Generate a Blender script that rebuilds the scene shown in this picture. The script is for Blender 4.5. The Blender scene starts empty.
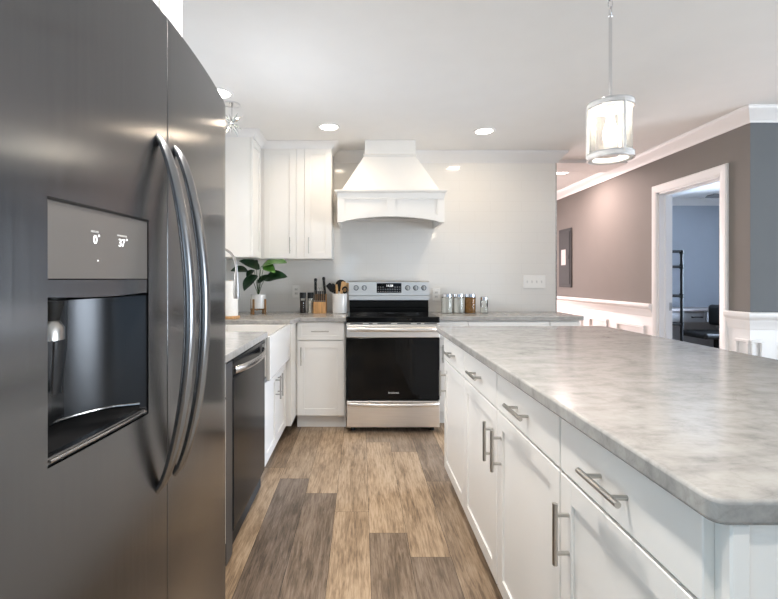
import bpy, bmesh, math, random
from mathutils import Vector, Matrix
random.seed(7)
PI = math.pi
scene = bpy.context.scene
COL = scene.collection

# ------------------------------------------------------------------ camera, world, exposure, big lights
cam_d = bpy.data.cameras.new('camera'); cam = bpy.data.objects.new('camera', cam_d); COL.objects.link(cam)
cam.location = (0, 0, 1.25); cam.rotation_euler = (PI/2, 0, 0)
cam_d.sensor_fit = 'HORIZONTAL'; cam_d.sensor_width = 36.0
cam_d.lens = 36.0*445/778
cam_d.shift_x = 28/778; cam_d.shift_y = -20.5/778
cam_d.clip_start = 0.02
scene.camera = cam
scene.view_settings.view_transform = 'Standard'; scene.view_settings.look = 'None'
scene.view_settings.gamma = 1.0; scene.view_settings.use_curve_mapping = False
scene.view_settings.exposure = 0.25
scene.cycles.use_denoising = True
scene.cycles.max_bounces = 10; scene.cycles.diffuse_bounces = 6; scene.cycles.glossy_bounces = 6
scene.cycles.transparent_max_bounces = 12
scene.cycles.sample_clamp_indirect = 6.0

world = bpy.data.worlds.new('world'); scene.world = world; world.use_nodes = True
bg = world.node_tree.nodes['Background']; bg.inputs[0].default_value = (0.62, 0.78, 1.0, 1); bg.inputs[1].default_value = 0.5

WARM = (1.0, 0.80, 0.58); NEUTRAL = (1.0, 0.93, 0.85); COOL = (0.72, 0.87, 1.0)
def area(name, loc, rot, sx, sy, power, color, shape='RECTANGLE', parent=None, spread=None):
    d = bpy.data.lights.new(name, 'AREA'); d.shape = shape; d.size = sx
    if shape in ('RECTANGLE', 'ELLIPSE'): d.size_y = sy
    d.energy = power; d.color = color
    if spread: d.spread = spread
    o = bpy.data.objects.new(name, d); COL.objects.link(o)
    o.location = loc; o.rotation_euler = rot
    if parent:
        o.parent = parent; o.location = Vector(loc) - parent.location
    return o
# daylight outside the rear and office windows, plus fill lamps behind added windows
DAY = (0.70, 0.86, 1.0)
area('daylight_rear', (2.2, -3.45, 1.2), (math.radians(96), 0, 0), 3.2, 2.0, 7, (0.45, 0.75, 1.0))
area('daylight_left', (-0.55, -3.45, 1.4), (math.radians(92), 0, 0), 1.0, 1.3, 14, DAY)
area('fill_west', (-1.5, -1.2, 1.3), (0, -math.radians(112), 0), 2.0, 2.2, 44, (0.50, 0.80, 1.0))  # unseen fill lamp added to light the island fronts
area('fill_sink', (-1.45, 2.55, 1.75), (0, -math.radians(55), 0), 1.0, 0.95, 36, (0.95, 0.97, 1.0))  # fill lamp added to brighten the back of the kitchen
area('fill_east', (6.2, 0.3, 1.2), (0, math.radians(118), 0), 2.0, 2.8, 265, (0.84, 0.92, 1.0))  # added lamp that lifts ambient and ceiling brightness
area('daylight_office', (6.2, 5.0, 1.6), (0, math.radians(74), 0), 1.3, 1.2, 620, (0.66, 0.80, 1.0))
area('fill_hall', (1.45, 8.2, 1.3), (-math.radians(100), 0, 0), 1.3, 1.8, 150, (1.0, 0.80, 0.76))  # pink fill added for the hall wall, its source made up

# ------------------------------------------------------------------ materials
def new_mat(name):
    m = bpy.data.materials.new(name); m.use_nodes = True
    nt = m.node_tree; b = nt.nodes['Principled BSDF']
    return m, nt, b
def N(nt, typ, **kw):
    n = nt.nodes.new(typ)
    for k, v in kw.items(): setattr(n, k, v)
    return n
def math_n(nt, op, a, b=None):
    n = N(nt, 'ShaderNodeMath', operation=op)
    for i, v in enumerate((a, b)):
        if v is None: continue
        if isinstance(v, (int, float)): n.inputs[i].default_value = v
        else: nt.links.new(v, n.inputs[i])
    return n.outputs[0]
def ramp(nt, fac, stops):
    r = N(nt, 'ShaderNodeValToRGB'); e = r.color_ramp.elements
    while len(e) < len(stops): e.new(0.5)
    for el, (p, c) in zip(e, stops): el.position = p; el.color = (*c, 1)
    nt.links.new(fac, r.inputs[0]); return r.outputs[0]
def coords(nt, scale=(1, 1, 1), obj=True):
    t = N(nt, 'ShaderNodeTexCoord'); mp = N(nt, 'ShaderNodeMapping'); mp.inputs['Scale'].default_value = scale
    nt.links.new(t.outputs['Object'], mp.inputs[0]); return mp.outputs[0]
def noise(nt, vec, scale, detail=3, dist=0.0, rough=0.5):
    n = N(nt, 'ShaderNodeTexNoise'); n.inputs['Scale'].default_value = scale; n.inputs['Detail'].default_value = detail
    n.inputs['Distortion'].default_value = dist; n.inputs['Roughness'].default_value = rough
    nt.links.new(vec, n.inputs['Vector']); return n.outputs['Fac']
def plain(name, col, rough=0.5, metal=0.0, var=0.03, nscale=6.0, stretch=(1, 1, 1), coat=0.0, bump=0.0, rvar=0.0, aniso=0.0, spec=None):
    m, nt, b = new_mat(name)
    v = coords(nt, stretch); f = noise(nt, v, nscale, 3)
    lo = tuple(max(0, c*(1-var)) for c in col); hi = tuple(min(1, c*(1+var)) for c in col)
    nt.links.new(ramp(nt, f, [(0.3, lo), (0.7, hi)]), b.inputs['Base Color'])
    b.inputs['Roughness'].default_value = rough; b.inputs['Metallic'].default_value = metal
    if coat: b.inputs['Coat Weight'].default_value = coat; b.inputs['Coat Roughness'].default_value = 0.05
    if spec is not None: b.inputs['Specular IOR Level'].default_value = spec
    if aniso: b.inputs['Anisotropic'].default_value = aniso
    if rvar:
        rr = N(nt, 'ShaderNodeMapRange'); nt.links.new(f, rr.inputs[0])
        rr.inputs[3].default_value = rough-rvar; rr.inputs[4].default_value = rough+rvar
        nt.links.new(rr.outputs[0], b.inputs['Roughness'])
    if bump:
        bn = N(nt, 'ShaderNodeBump'); bn.inputs['Strength'].default_value = bump; bn.inputs['Distance'].default_value = 0.002
        nt.links.new(f, bn.inputs['Height']); nt.links.new(bn.outputs[0], b.inputs['Normal'])
    return m
def emit(name, col, strength):
    m, nt, b = new_mat(name)
    b.inputs['Base Color'].default_value = (*col, 1); b.inputs['Emission Color'].default_value = (*col, 1)
    b.inputs['Emission Strength'].default_value = strength; return m

M = {}
M['cab'] = plain('white_cabinet_paint', (0.84, 0.82, 0.785), 0.32, var=0.01)
M['trim'] = plain('white_trim_paint', (0.80, 0.79, 0.785), 0.38, var=0.01)
M['ceil'] = plain('ceiling_paint', (0.80, 0.795, 0.785), 0.9, var=0.01)
M['greige'] = plain('greige_wall_paint', (0.195, 0.176, 0.16), 0.75, var=0.015)
M['cool_shade_wall'] = plain('greige_with_painted_shade', (0.135, 0.146, 0.155), 0.75, var=0.015)  # greige wall with its cool shade mixed into the colour
M['office_wall'] = plain('office_blue_grey_paint', (0.40, 0.44, 0.50), 0.75, var=0.015)
M['steel'] = plain('brushed_stainless', (0.60, 0.58, 0.56), 0.26, 1.0, var=0.05, nscale=8, stretch=(0.5, 0.5, 60), rvar=0.05)
M['steel_h'] = plain('brushed_stainless_across', (0.86, 0.82, 0.775), 0.34, 1.0, var=0.05, nscale=8, stretch=(0.6, 40, 40), rvar=0.05)
M['fridge'] = plain('fridge_stainless', (0.195, 0.195, 0.199), 0.20, 1.0, var=0.03, nscale=5, stretch=(30, 30, 0.5), rvar=0.03, aniso=0.9)
_nt = M['fridge'].node_tree; _tg = _nt.nodes.new('ShaderNodeCombineXYZ'); _tg.inputs[1].default_value = 1.0
_nt.links.new(_tg.outputs[0], _nt.nodes['Principled BSDF'].inputs['Tangent'])
M['handle'] = plain('handle_stainless', (0.25, 0.25, 0.255), 0.26, 1.0, var=0.03)
M['fridge_side'] = plain('fridge_case_grey', (0.10, 0.10, 0.105), 0.45, 0.2)
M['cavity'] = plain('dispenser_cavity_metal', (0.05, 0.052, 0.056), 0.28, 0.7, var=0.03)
M['display'] = plain('dispenser_display_glass', (0.205, 0.192, 0.18), 0.3, 0.4, var=0.02)
M['chrome'] = plain('chrome', (0.75, 0.75, 0.76), 0.12, 1.0, var=0.01)
M['faucet'] = plain('faucet_brushed_steel', (0.33, 0.31, 0.29), 0.42, 1.0, var=0.03, nscale=30)
M['nickel'] = plain('brushed_nickel', (0.50, 0.48, 0.45), 0.28, 1.0, var=0.03, nscale=30)
M['dark_steel'] = plain('dishwasher_black_stainless', (0.02, 0.021, 0.023), 0.2, 0.0, var=0.05, nscale=6, stretch=(1, 1, 40), spec=0.12)
M['black_glass'] = plain('black_oven_glass', (0.004, 0.004, 0.004), 0.06, var=0.0, spec=0.22)
M['black'] = plain('black_plastic', (0.009, 0.009, 0.009), 0.4, var=0.1, spec=0.3)
M['black_matte'] = plain('black_matte_metal', (0.005, 0.005, 0.0055), 0.55, var=0.1, spec=0.15)
M['dark'] = plain('plain_dark_grey', (0.03, 0.03, 0.03), 0.7)  # dark grey for floor bed, dishwasher tub, toe kicks and socket slots
M['panel_grey'] = plain('electrical_panel_grey', (0.05, 0.052, 0.055), 0.7, var=0.05, spec=0.2)
M['paper'] = plain('paper_label', (0.75, 0.70, 0.70), 0.8, var=0.06, nscale=60)
M['ceramic'] = plain('white_ceramic', (0.80, 0.79, 0.77), 0.2, var=0.01, coat=0.3)
M['fireclay'] = plain('fireclay_sink_glaze', (0.80, 0.78, 0.75), 0.08, var=0.01, coat=0.5)
M['plate'] = plain('white_plate_plastic', (0.90, 0.885, 0.855), 0.3, var=0.01)
M['towel'] = plain('paper_towel', (0.85, 0.84, 0.82), 0.95, var=0.03, nscale=80, bump=0.2)
M['wood_lt'] = plain('light_bamboo', (0.55, 0.30, 0.12), 0.5, var=0.25, nscale=10, stretch=(6, 6, 0.6))
M['wood_md'] = plain('walnut_stand_wood', (0.30, 0.16, 0.06), 0.5, var=0.25, nscale=12, stretch=(5, 5, 0.6))
M['wood_sp'] = plain('utensil_wood', (0.50, 0.30, 0.13), 0.6, var=0.2, nscale=14, stretch=(5, 5, 0.7))
M['soil'] = plain('potting_soil', (0.03, 0.02, 0.012), 0.95, var=0.5, nscale=90, bump=0.6)
M['stem'] = plain('plant_stem_green', (0.05, 0.10, 0.03), 0.5, var=0.2)
M['white_fill'] = plain('flour', (0.80, 0.78, 0.73), 0.9, var=0.04, nscale=40)
M['amber_fill'] = plain('amber_grain', (0.36, 0.17, 0.035), 0.7, var=0.45, nscale=70, bump=0.5)
M['pepper'] = plain('peppercorns', (0.035, 0.022, 0.016), 0.6, var=0.7, nscale=120, bump=0.8)
M['salt'] = plain('salt_crystals', (0.85, 0.80, 0.72), 0.7, var=0.12, nscale=120, bump=0.5)
M['bulb'] = emit('bulb_glow', (1.0, 0.90, 0.74), 24.0)
M['lens'] = emit('downlight_lens', (1.0, 0.94, 0.86), 9.0)
M['led'] = emit('white_led_digits', (1, 1, 1), 1.1)
M['dim_glow'] = emit('dim_glow_text', (0.55, 0.54, 0.52), 0.35)
M['print'] = plain('grey_print', (0.35, 0.35, 0.35), 0.5)
M['fan_blade'] = plain('dark_fan_blade', (0.03, 0.028, 0.028), 0.5)
M['desk'] = plain('pale_grey_desk', (0.40, 0.40, 0.42), 0.5, var=0.05)
M['desk_top'] = plain('weathered_desk_top', (0.36, 0.33, 0.33), 0.5, var=0.15, nscale=6, stretch=(0.6, 8, 8))
M['whitewash'] = plain('whitewashed_wood', (0.78, 0.76, 0.74), 0.6, var=0.1, nscale=25, stretch=(1, 1, 4))
M['burner'] = plain('burner_ring_print', (0.05, 0.05, 0.052), 0.15, var=0.02)

def marble():
    m, nt, b = new_mat('white_quartzite')
    v = coords(nt, (1.0, 1.9, 1.4))
    n1 = noise(nt, v, 2.3, 8, 2.2, 0.62)
    n2 = noise(nt, v, 7.0, 8, 1.2, 0.66)
    n3 = noise(nt, coords(nt, (1, 1, 1)), 30.0, 5, 0.6, 0.6)
    mix = math_n(nt, 'ADD', math_n(nt, 'MULTIPLY', n1, 0.42), math_n(nt, 'ADD', math_n(nt, 'MULTIPLY', n2, 0.36), math_n(nt, 'MULTIPLY', n3, 0.22)))
    base = ramp(nt, mix, [(0.35, (0.225, 0.222, 0.217)), (0.43, (0.325, 0.315, 0.30)), (0.50, (0.39, 0.376, 0.355)), (0.60, (0.445, 0.432, 0.412))])
    # thin veins
    w = noise(nt, v, 3.1, 6, 3.0, 0.6)
    vein = math_n(nt, 'ABSOLUTE', math_n(nt, 'SUBTRACT', w, 0.5))
    vm = ramp(nt, vein, [(0.0, (0.72, 0.71, 0.70)), (0.012, (0.88, 0.87, 0.86)), (0.04, (1, 1, 1))])
    mx = N(nt, 'ShaderNodeMix', data_type='RGBA', blend_type='MULTIPLY'); mx.inputs[0].default_value = 0.35
    nt.links.new(base, mx.inputs[6]); nt.links.new(vm, mx.inputs[7])
    nt.links.new(mx.outputs[2], b.inputs['Base Color'])
    b.inputs['Roughness'].default_value = 0.17; b.inputs['Specular IOR Level'].default_value = 0.28
    return m
M['marble'] = marble()

def tile():
    m, nt, b = new_mat('glossy_subway_tile')
    tc = N(nt, 'ShaderNodeNewGeometry'); sx = N(nt, 'ShaderNodeSeparateXYZ'); nt.links.new(tc.outputs['Position'], sx.inputs[0])
    u = math_n(nt, 'ADD', sx.outputs[0], sx.outputs[1]); z = sx.outputs[2]
    zr = math_n(nt, 'DIVIDE', z, 0.1)
    row = math_n(nt, 'FLOOR', zr)
    ur = math_n(nt, 'ADD', math_n(nt, 'DIVIDE', u, 0.3), math_n(nt, 'MULTIPLY', row, 0.5))
    colm = math_n(nt, 'FLOOR', ur)
    fz = math_n(nt, 'FRACT', zr); fu = math_n(nt, 'FRACT', ur)
    g = math_n(nt, 'MINIMUM', math_n(nt, 'GREATER_THAN', fz, 0.016), math_n(nt, 'GREATER_THAN', fu, 0.0055))
    cv = N(nt, 'ShaderNodeCombineXYZ'); nt.links.new(row, cv.inputs[0]); nt.links.new(colm, cv.inputs[1])
    wn = N(nt, 'ShaderNodeTexWhiteNoise', noise_dimensions='3D'); nt.links.new(cv.outputs[0], wn.inputs[0])
    col = N(nt, 'ShaderNodeMix', data_type='RGBA'); nt.links.new(g, col.inputs[0])
    col.inputs[6].default_value = (0.72, 0.70, 0.665, 1); col.inputs[7].default_value = (0.80, 0.78, 0.745, 1)
    nt.links.new(col.outputs[2], b.inputs['Base Color'])
    b.inputs['Roughness'].default_value = 0.09
    # each tile sits at its own very slight tilt
    s1 = N(nt, 'ShaderNodeVectorMath', operation='SUBTRACT'); nt.links.new(wn.outputs['Color'], s1.inputs[0]); s1.inputs[1].default_value = (0.5, 0.5, 0.5)
    s2 = N(nt, 'ShaderNodeVectorMath', operation='SCALE'); nt.links.new(s1.outputs[0], s2.inputs[0]); s2.inputs['Scale'].default_value = 0.022
    s3 = N(nt, 'ShaderNodeVectorMath', operation='ADD'); nt.links.new(s2.outputs[0], s3.inputs[0]); nt.links.new(tc.outputs['Normal'], s3.inputs[1])
    s4 = N(nt, 'ShaderNodeVectorMath', operation='NORMALIZE'); nt.links.new(s3.outputs[0], s4.inputs[0])
    nt.links.new(s4.outputs[0], b.inputs['Normal'])
    return m
M['tile'] = tile()

def plank_mat():
    m, nt, b = new_mat('vinyl_wood_plank')
    at = N(nt, 'ShaderNodeAttribute'); at.attribute_name = 'plank'
    sep = N(nt, 'ShaderNodeSeparateColor'); nt.links.new(at.outputs['Color'], sep.inputs[0])
    tone, seed = sep.outputs[0], sep.outputs[1]
    t = N(nt, 'ShaderNodeTexCoord')
    off = N(nt, 'ShaderNodeCombineXYZ'); nt.links.new(math_n(nt, 'MULTIPLY', seed, 37.0), off.inputs[2]); nt.links.new(math_n(nt, 'MULTIPLY', seed, 11.0), off.inputs[1])
    ad = N(nt, 'ShaderNodeVectorMath', operation='ADD'); nt.links.new(t.outputs['Object'], ad.inputs[0]); nt.links.new(off.outputs[0], ad.inputs[1])
    def mp(s):
        k = N(nt, 'ShaderNodeMapping'); k.inputs['Scale'].default_value = s; nt.links.new(ad.outputs[0], k.inputs[0]); return k.outputs[0]
    grain = noise(nt, mp((1, 0.07, 1)), 120, 6, 0.6, 0.65)
    band = noise(nt, mp((1, 0.16, 1)), 16, 5, 1.0, 0.6)
    blot = noise(nt, mp((1, 0.33, 1)), 8, 5, 0.8, 0.6)
    g = math_n(nt, 'ADD', math_n(nt, 'MULTIPLY', grain, 0.46), math_n(nt, 'ADD', math_n(nt, 'MULTIPLY', band, 0.30), math_n(nt, 'MULTIPLY', blot, 0.24)))
    light = ramp(nt, g, [(0.33, (0.11, 0.074, 0.046)), (0.44, (0.315, 0.217, 0.136)), (0.52, (0.50, 0.362, 0.236)), (0.62, (0.63, 0.488, 0.35))])
    dark = ramp(nt, g, [(0.33, (0.040, 0.029, 0.021)), (0.45, (0.095, 0.069, 0.051)), (0.52, (0.165, 0.122, 0.092)), (0.62, (0.26, 0.205, 0.165))])
    mx = N(nt, 'ShaderNodeMix', data_type='RGBA'); nt.links.new(tone, mx.inputs[0])
    nt.links.new(light, mx.inputs[6]); nt.links.new(dark, mx.inputs[7])
    nt.links.new(mx.outputs[2], b.inputs['Base Color'])
    b.inputs['Roughness'].default_value = 0.38
    bn = N(nt, 'ShaderNodeBump'); bn.inputs['Strength'].default_value = 0.12; bn.inputs['Distance'].default_value = 0.001
    nt.links.new(grain, bn.inputs['Height']); nt.links.new(bn.outputs[0], b.inputs['Normal'])
    return m
M['plank'] = plank_mat()

def leaf_mat(name, c0, c1):
    m, nt, b = new_mat(name)
    f = noise(nt, coords(nt), 26, 3)
    nt.links.new(ramp(nt, f, [(0.35, c0), (0.7, c1)]), b.inputs['Base Color']); b.inputs['Roughness'].default_value = 0.32
    return m
M['leaf_dk'] = leaf_mat('dark_glossy_leaf', (0.008, 0.028, 0.012), (0.02, 0.06, 0.022))
M['leaf_lt'] = leaf_mat('bright_green_leaf', (0.045, 0.14, 0.018), (0.075, 0.20, 0.03))

def thin_glass(name, tint=(1, 1, 1), ior=1.45, rough=0.03, white=0.0):
    m = bpy.data.materials.new(name); m.use_nodes = True; nt = m.node_tree
    nt.nodes.remove(nt.nodes['Principled BSDF']); out = nt.nodes['Material Output']
    tr = N(nt, 'ShaderNodeBsdfTransparent'); tr.inputs[0].default_value = (*tint, 1)
    gl = N(nt, 'ShaderNodeBsdfGlossy'); gl.inputs['Roughness'].default_value = rough
    fr = N(nt, 'ShaderNodeFresnel'); fr.inputs[0].default_value = ior
    mx = N(nt, 'ShaderNodeMixShader'); nt.links.new(fr.outputs[0], mx.inputs[0]); nt.links.new(tr.outputs[0], mx.inputs[1]); nt.links.new(gl.outputs[0], mx.inputs[2])
    last = mx.outputs[0]
    if white:
        tl = N(nt, 'ShaderNodeBsdfTranslucent'); tl.inputs[0].default_value = (0.95, 0.93, 0.9, 1)
        m2 = N(nt, 'ShaderNodeMixShader'); m2.inputs[0].default_value = white
        nt.links.new(last, m2.inputs[1]); nt.links.new(tl.outputs[0], m2.inputs[2]); last = m2.outputs[0]
    nt.links.new(last, out.inputs[0]); return m
M['glass'] = thin_glass('clear_jar_glass', (0.97, 0.98, 0.97))
M['pendant_glass'] = thin_glass('seeded_pendant_glass', (0.98, 0.98, 0.97), white=0.08)
M['window_glass'] = thin_glass('window_glass', (0.98, 0.99, 1.0))
def crystal():
    m, nt, b = new_mat('cut_crystal')
    b.inputs['Base Color'].default_value = (0.86, 0.93, 0.92, 1); b.inputs['Roughness'].default_value = 0.02
    b.inputs['Transmission Weight'].default_value = 0.85; b.inputs['IOR'].default_value = 1.6
    return m
M['crystal'] = crystal()

# ------------------------------------------------------------------ mesh builder
class MB:
    def __init__(self): self.bm = bmesh.new()
    def _merge(self, t):
        me = bpy.data.meshes.new('tmp'); t.to_mesh(me); t.free(); self.bm.from_mesh(me); bpy.data.meshes.remove(me)
    def box(self, x0, x1, y0, y1, z0, z1, bev=0.0, seg=1):
        t = bmesh.new(); bmesh.ops.create_cube(t, size=1)
        for v in t.verts:
            v.co = Vector(((x0+x1)/2 + v.co.x*(x1-x0), (y0+y1)/2 + v.co.y*(y1-y0), (z0+z1)/2 + v.co.z*(z1-z0)))
        if bev: bmesh.ops.bevel(t, geom=t.edges[:], offset=bev, segments=seg, affect='EDGES', profile=0.5)
        self._merge(t); return self
    def cyl(self, p0, p1, r, seg=20, r2=None):
        p0, p1 = Vector(p0), Vector(p1); d = p1-p0
        t = bmesh.new(); bmesh.ops.create_cone(t, cap_ends=True, segments=seg, radius1=r, radius2=r if r2 is None else r2, depth=d.length)
        mat = Matrix.Translation((p0+p1)/2) @ d.to_track_quat('Z', 'Y').to_matrix().to_4x4()
        bmesh.ops.transform(t, matrix=mat, verts=t.verts[:]); self._merge(t); return self
    def sphere(self, c, r, sc=(1, 1, 1), u=20, v=12, rot=None):
        t = bmesh.new(); bmesh.ops.create_uvsphere(t, u_segments=u, v_segments=v, radius=r)
        m = Matrix.Diagonal((*sc, 1))
        if rot is not None: m = rot.to_4x4() @ m
        bmesh.ops.transform(t, matrix=Matrix.Translation(c) @ m, verts=t.verts[:]); self._merge(t); return self
    def lathe(self, prof, c=(0, 0, 0), seg=32):
        # prof: (r, z); open ends with r>0 stay open unless first and last meet the axis
        rings = []
        for r, z in prof:
            if r < 1e-6: rings.append([self.bm.verts.new((c[0], c[1], c[2]+z))])
            else: rings.append([self.bm.verts.new((c[0]+r*math.cos(2*PI*k/seg), c[1]+r*math.sin(2*PI*k/seg), c[2]+z)) for k in range(seg)])
        for a, b in zip(rings, rings[1:]):
            for k in range(seg):
                k2 = (k+1) % seg
                if len(a) == 1 and len(b) == 1: continue
                if len(a) == 1: self.bm.faces.new((a[0], b[k2], b[k]))
                elif len(b) == 1: self.bm.faces.new((a[k], a[k2], b[0]))
                else: self.bm.faces.new((a[k], a[k2], b[k2], b[k]))
        return self
    def tube(self, pts, r, seg=12, caps=True, closed=False, flat=None):
        pts = [Vector(p) for p in pts]; n = len(pts); rings = []
        rs = r if isinstance(r, (list, tuple)) else [r]*n
        up = Vector((0.123, 0.317, 0.94)).normalized(); prev = None
        for i, p in enumerate(pts):
            if closed: d = (pts[(i+1) % n]-pts[i-1]).normalized()
            else: d = (pts[min(i+1, n-1)]-pts[max(i-1, 0)]).normalized()
            if flat: a = Vector(flat[0]); a = (a - d*a.dot(d)).normalized(); b = d.cross(a); fa, fb = flat[1], flat[2]
            else:
                a = (up - d*up.dot(d)).normalized() if prev is None else (prev - d*prev.dot(d)).normalized(); b = d.cross(a); fa = fb = 1
            prev = a
            rings.append([self.bm.verts.new(p + (a*math.cos(2*PI*k/seg)*fa + b*math.sin(2*PI*k/seg)*fb)*rs[i]) for k in range(seg)])
        m = n if closed else n-1
        for i in range(m):
            A, B = rings[i], rings[(i+1) % n]
            for k in range(seg): self.bm.faces.new((A[k], A[(k+1) % seg], B[(k+1) % seg], B[k]))
        if caps and not closed: self.bm.faces.new(rings[0][::-1]); self.bm.faces.new(rings[-1])
        return self
    def prism(self, poly, fn0, fn1):
        # poly: list of 2-D points; fn0/fn1 map a 2-D point to 3-D on either end
        a = [self.bm.verts.new(fn0(*p)) for p in poly]; b = [self.bm.verts.new(fn1(*p)) for p in poly]
        n = len(poly)
        self.bm.faces.new(a); self.bm.faces.new(b[::-1])
        for i in range(n): self.bm.faces.new((a[i], b[i], b[(i+1) % n], a[(i+1) % n]))
        return self
    def prism_y(self, poly, y0, y1): return self.prism(poly, lambda x, z: (x, y0, z), lambda x, z: (x, y1, z))
    def prism_x(self, poly, x0, x1): return self.prism(poly, lambda y, z: (x0, y, z), lambda y, z: (x1, y, z))
    def prism_z(self, poly, z0, z1): return self.prism(poly, lambda x, y: (x, y, z0), lambda x, y: (x, y, z1))
    def sweep(self, prof, path, side=1):
        # prof (d, z): d out from the wall, on the left (side=1) of the path direction; mitred corners
        P = [Vector(p) for p in path]; n = len(P); rings = []
        for i in range(n):
            dirs = []
            if i > 0: dirs.append((P[i]-P[i-1]).normalized())
            if i < n-1: dirs.append((P[i+1]-P[i]).normalized())
            ns = [Vector((-d.y, d.x))*side for d in dirs]
            if len(ns) == 2:
                m = (ns[0]+ns[1]).normalized(); m = m/max(0.2, m.dot(ns[0]))
            else: m = ns[0]
            rings.append([self.bm.verts.new((P[i].x+m.x*d, P[i].y+m.y*d, z)) for d, z in prof])
        k = len(prof)
        for A, B in zip(rings, rings[1:]):
            for j in range(k): self.bm.faces.new((A[j], A[(j+1) % k], B[(j+1) % k], B[j]))
        self.bm.faces.new(rings[0][::-1]); self.bm.faces.new(rings[-1])
        return self
    def build(self, name, mat, parent=None, base=None, smooth=35):
        bm = self.bm
        bmesh.ops.recalc_face_normals(bm, faces=bm.faces[:])
        off = Vector((0, 0, 0))
        if parent is not None:
            p = parent
            while p is not None: off += p.location; p = p.parent
        elif base is not None: off = Vector(base)
        bmesh.ops.translate(bm, vec=-off, verts=bm.verts[:])
        me = bpy.data.meshes.new(name); bm.to_mesh(me); bm.free()
        me.materials.append(mat if not isinstance(mat, str) else M[mat])
        if smooth:
            me.polygons.foreach_set('use_smooth', [True]*len(me.polygons)); me.set_sharp_from_angle(angle=math.radians(smooth))
            b2 = bmesh.new(); b2.from_mesh(me)
            for e in b2.edges:
                if len(e.link_faces) == 2 and e.smooth:
                    a1, a2 = e.link_faces[0].calc_area(), e.link_faces[1].calc_area()
                    if max(a1, a2) > 6*min(a1, a2) and e.calc_face_angle(0) > math.radians(8): e.smooth = False
            b2.to_mesh(me); b2.free()
        o = bpy.data.objects.new(name, me); COL.objects.link(o)
        if parent is not None: o.parent = parent
        elif base is not None: o.location = base
        return o

def thing(name, label, cat, loc, group=None):
    o = bpy.data.objects.new(name, None); o.empty_display_size = 0.05; COL.objects.link(o); o.location = loc
    return tag(o, label, cat, group)
def tag(o, label, cat, group=None):
    o['label'] = label; o['category'] = cat
    if group: o['group'] = group
    return o
def struct(o): o['kind'] = 'structure'; return o
def rect_ring(mb, a0, a1, b0, b1, w, mk):
    """four bars round a rectangle, mk(a0,a1,b0,b1) adds one"""
    mk(a0, a1, b0, b0+w); mk(a0, a1, b1-w, b1); mk(a0, a0+w, b0+w, b1-w); mk(a1-w, a1, b0+w, b1-w)

def text(body, size, origin, xdir, ydir, mat, name, parent, ext=0.0003, align='CENTER'):
    c = bpy.data.curves.new('txt', 'FONT'); c.body = body; c.size = size; c.extrude = ext; c.align_x = align; c.align_y = 'CENTER'
    t = bpy.data.objects.new('txt', c); COL.objects.link(t)
    dg = bpy.context.evaluated_depsgraph_get(); me = bpy.data.meshes.new_from_object(t.evaluated_get(dg))
    bpy.data.objects.remove(t); bpy.data.curves.remove(c)
    X = Vector(xdir).normalized(); Y = Vector(ydir).normalized(); Z = X.cross(Y)
    off = Vector((0, 0, 0)); p = parent
    while p is not None: off += p.location; p = p.parent
    mt = Matrix((X, Y, Z)).transposed().to_4x4(); mt.translation = Vector(origin)-off
    me.transform(mt); me.materials.clear(); me.materials.append(M[mat]); me.name = name
    o = bpy.data.objects.new(name, me); COL.objects.link(o); o.parent = parent
    return o

# ------------------------------------------------------------------ structure
CEIL = 2.47; BACK = 4.30; LEFT = -1.20; RIGHT = 2.79; CORNER = 3.19; CT = 0.935; ICT = 0.945

# floor: separate planks over a dark bed
W = 0.182; L = 1.22
known_seam = {-2: 2.20, -1: 2.95, 0: 2.787, 1: 2.596, 2: 2.39, 3: 2.19, 4: 2.00, 5: 2.75, 6: 3.1}
known_tone = {(-1, 0): 0.55, (-1, -1): 0.15, (0, 0): 0.30, (0, -1): 0.95, (1, 0): 0.12, (1, -1): 0.85, (2, 0): 0.15, (2, -1): 0.10, (3, 1): 0.6, (3, 0): 0.02,
              (3, -1): 0.72, (4, 1): 0.6, (4, 0): 0.10, (4, -1): 0.80, (5, 0): 0.72, (5, -1): 0.45, (2, 1): 0.5, (1, 1): 0.5, (0, 1): 0.6}
fb = bmesh.new(); lay = fb.loops.layers.float_color.new('plank')
bedf = []
for c in range(-5, 36):
    x0 = -0.505 + c*W; x1 = x0 + W
    base_y = known_seam.get(c, random.uniform(1.8, 3.0))
    for r in range(-6, 6):
        y0 = base_y + r*L; y1 = y0 + L
        y0c, y1c = max(y0, -3.2), min(y1, 8.2); x0c, x1c = max(x0, -1.3), min(x1, 6.1)
        if y1c - y0c < 0.01 or x1c - x0c < 0.01: continue
        g = 0.0008
        f = fb.faces.new([fb.verts.new((a, b, 0.0)) for a, b in ((x0c+g, y0c+g), (x1c-g, y0c+g), (x1c-g, y1c-g), (x0c+g, y1c-g))])
        tone = known_tone.get((c, r), random.choice((0.05, 0.15, 0.3, 0.6, 0.85))); sd = random.random()
        for lp in f.loops: lp[lay] = (tone, sd, 0, 1)
for f in fb.faces: pass
t = bmesh.new(); bmesh.ops.create_cube(t, size=1)
n0 = len(fb.faces)
for v in t.verts: v.co = Vector((2.4 + v.co.x*7.4, 2.5 + v.co.y*11.4, -0.041 + v.co.z*0.08))
me_t = bpy.data.meshes.new('t'); t.to_mesh(me_t); t.free(); fb.from_mesh(me_t); fb.faces.ensure_lookup_table()
for f in fb.faces[n0:]: f.material_index = 1
me = bpy.data.meshes.new('floor'); fb.to_mesh(me); fb.free(); me.materials.append(M['plank']); me.materials.append(M['dark'])
floor = bpy.data.objects.new('floor', me); COL.objects.link(floor); struct(floor)

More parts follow.
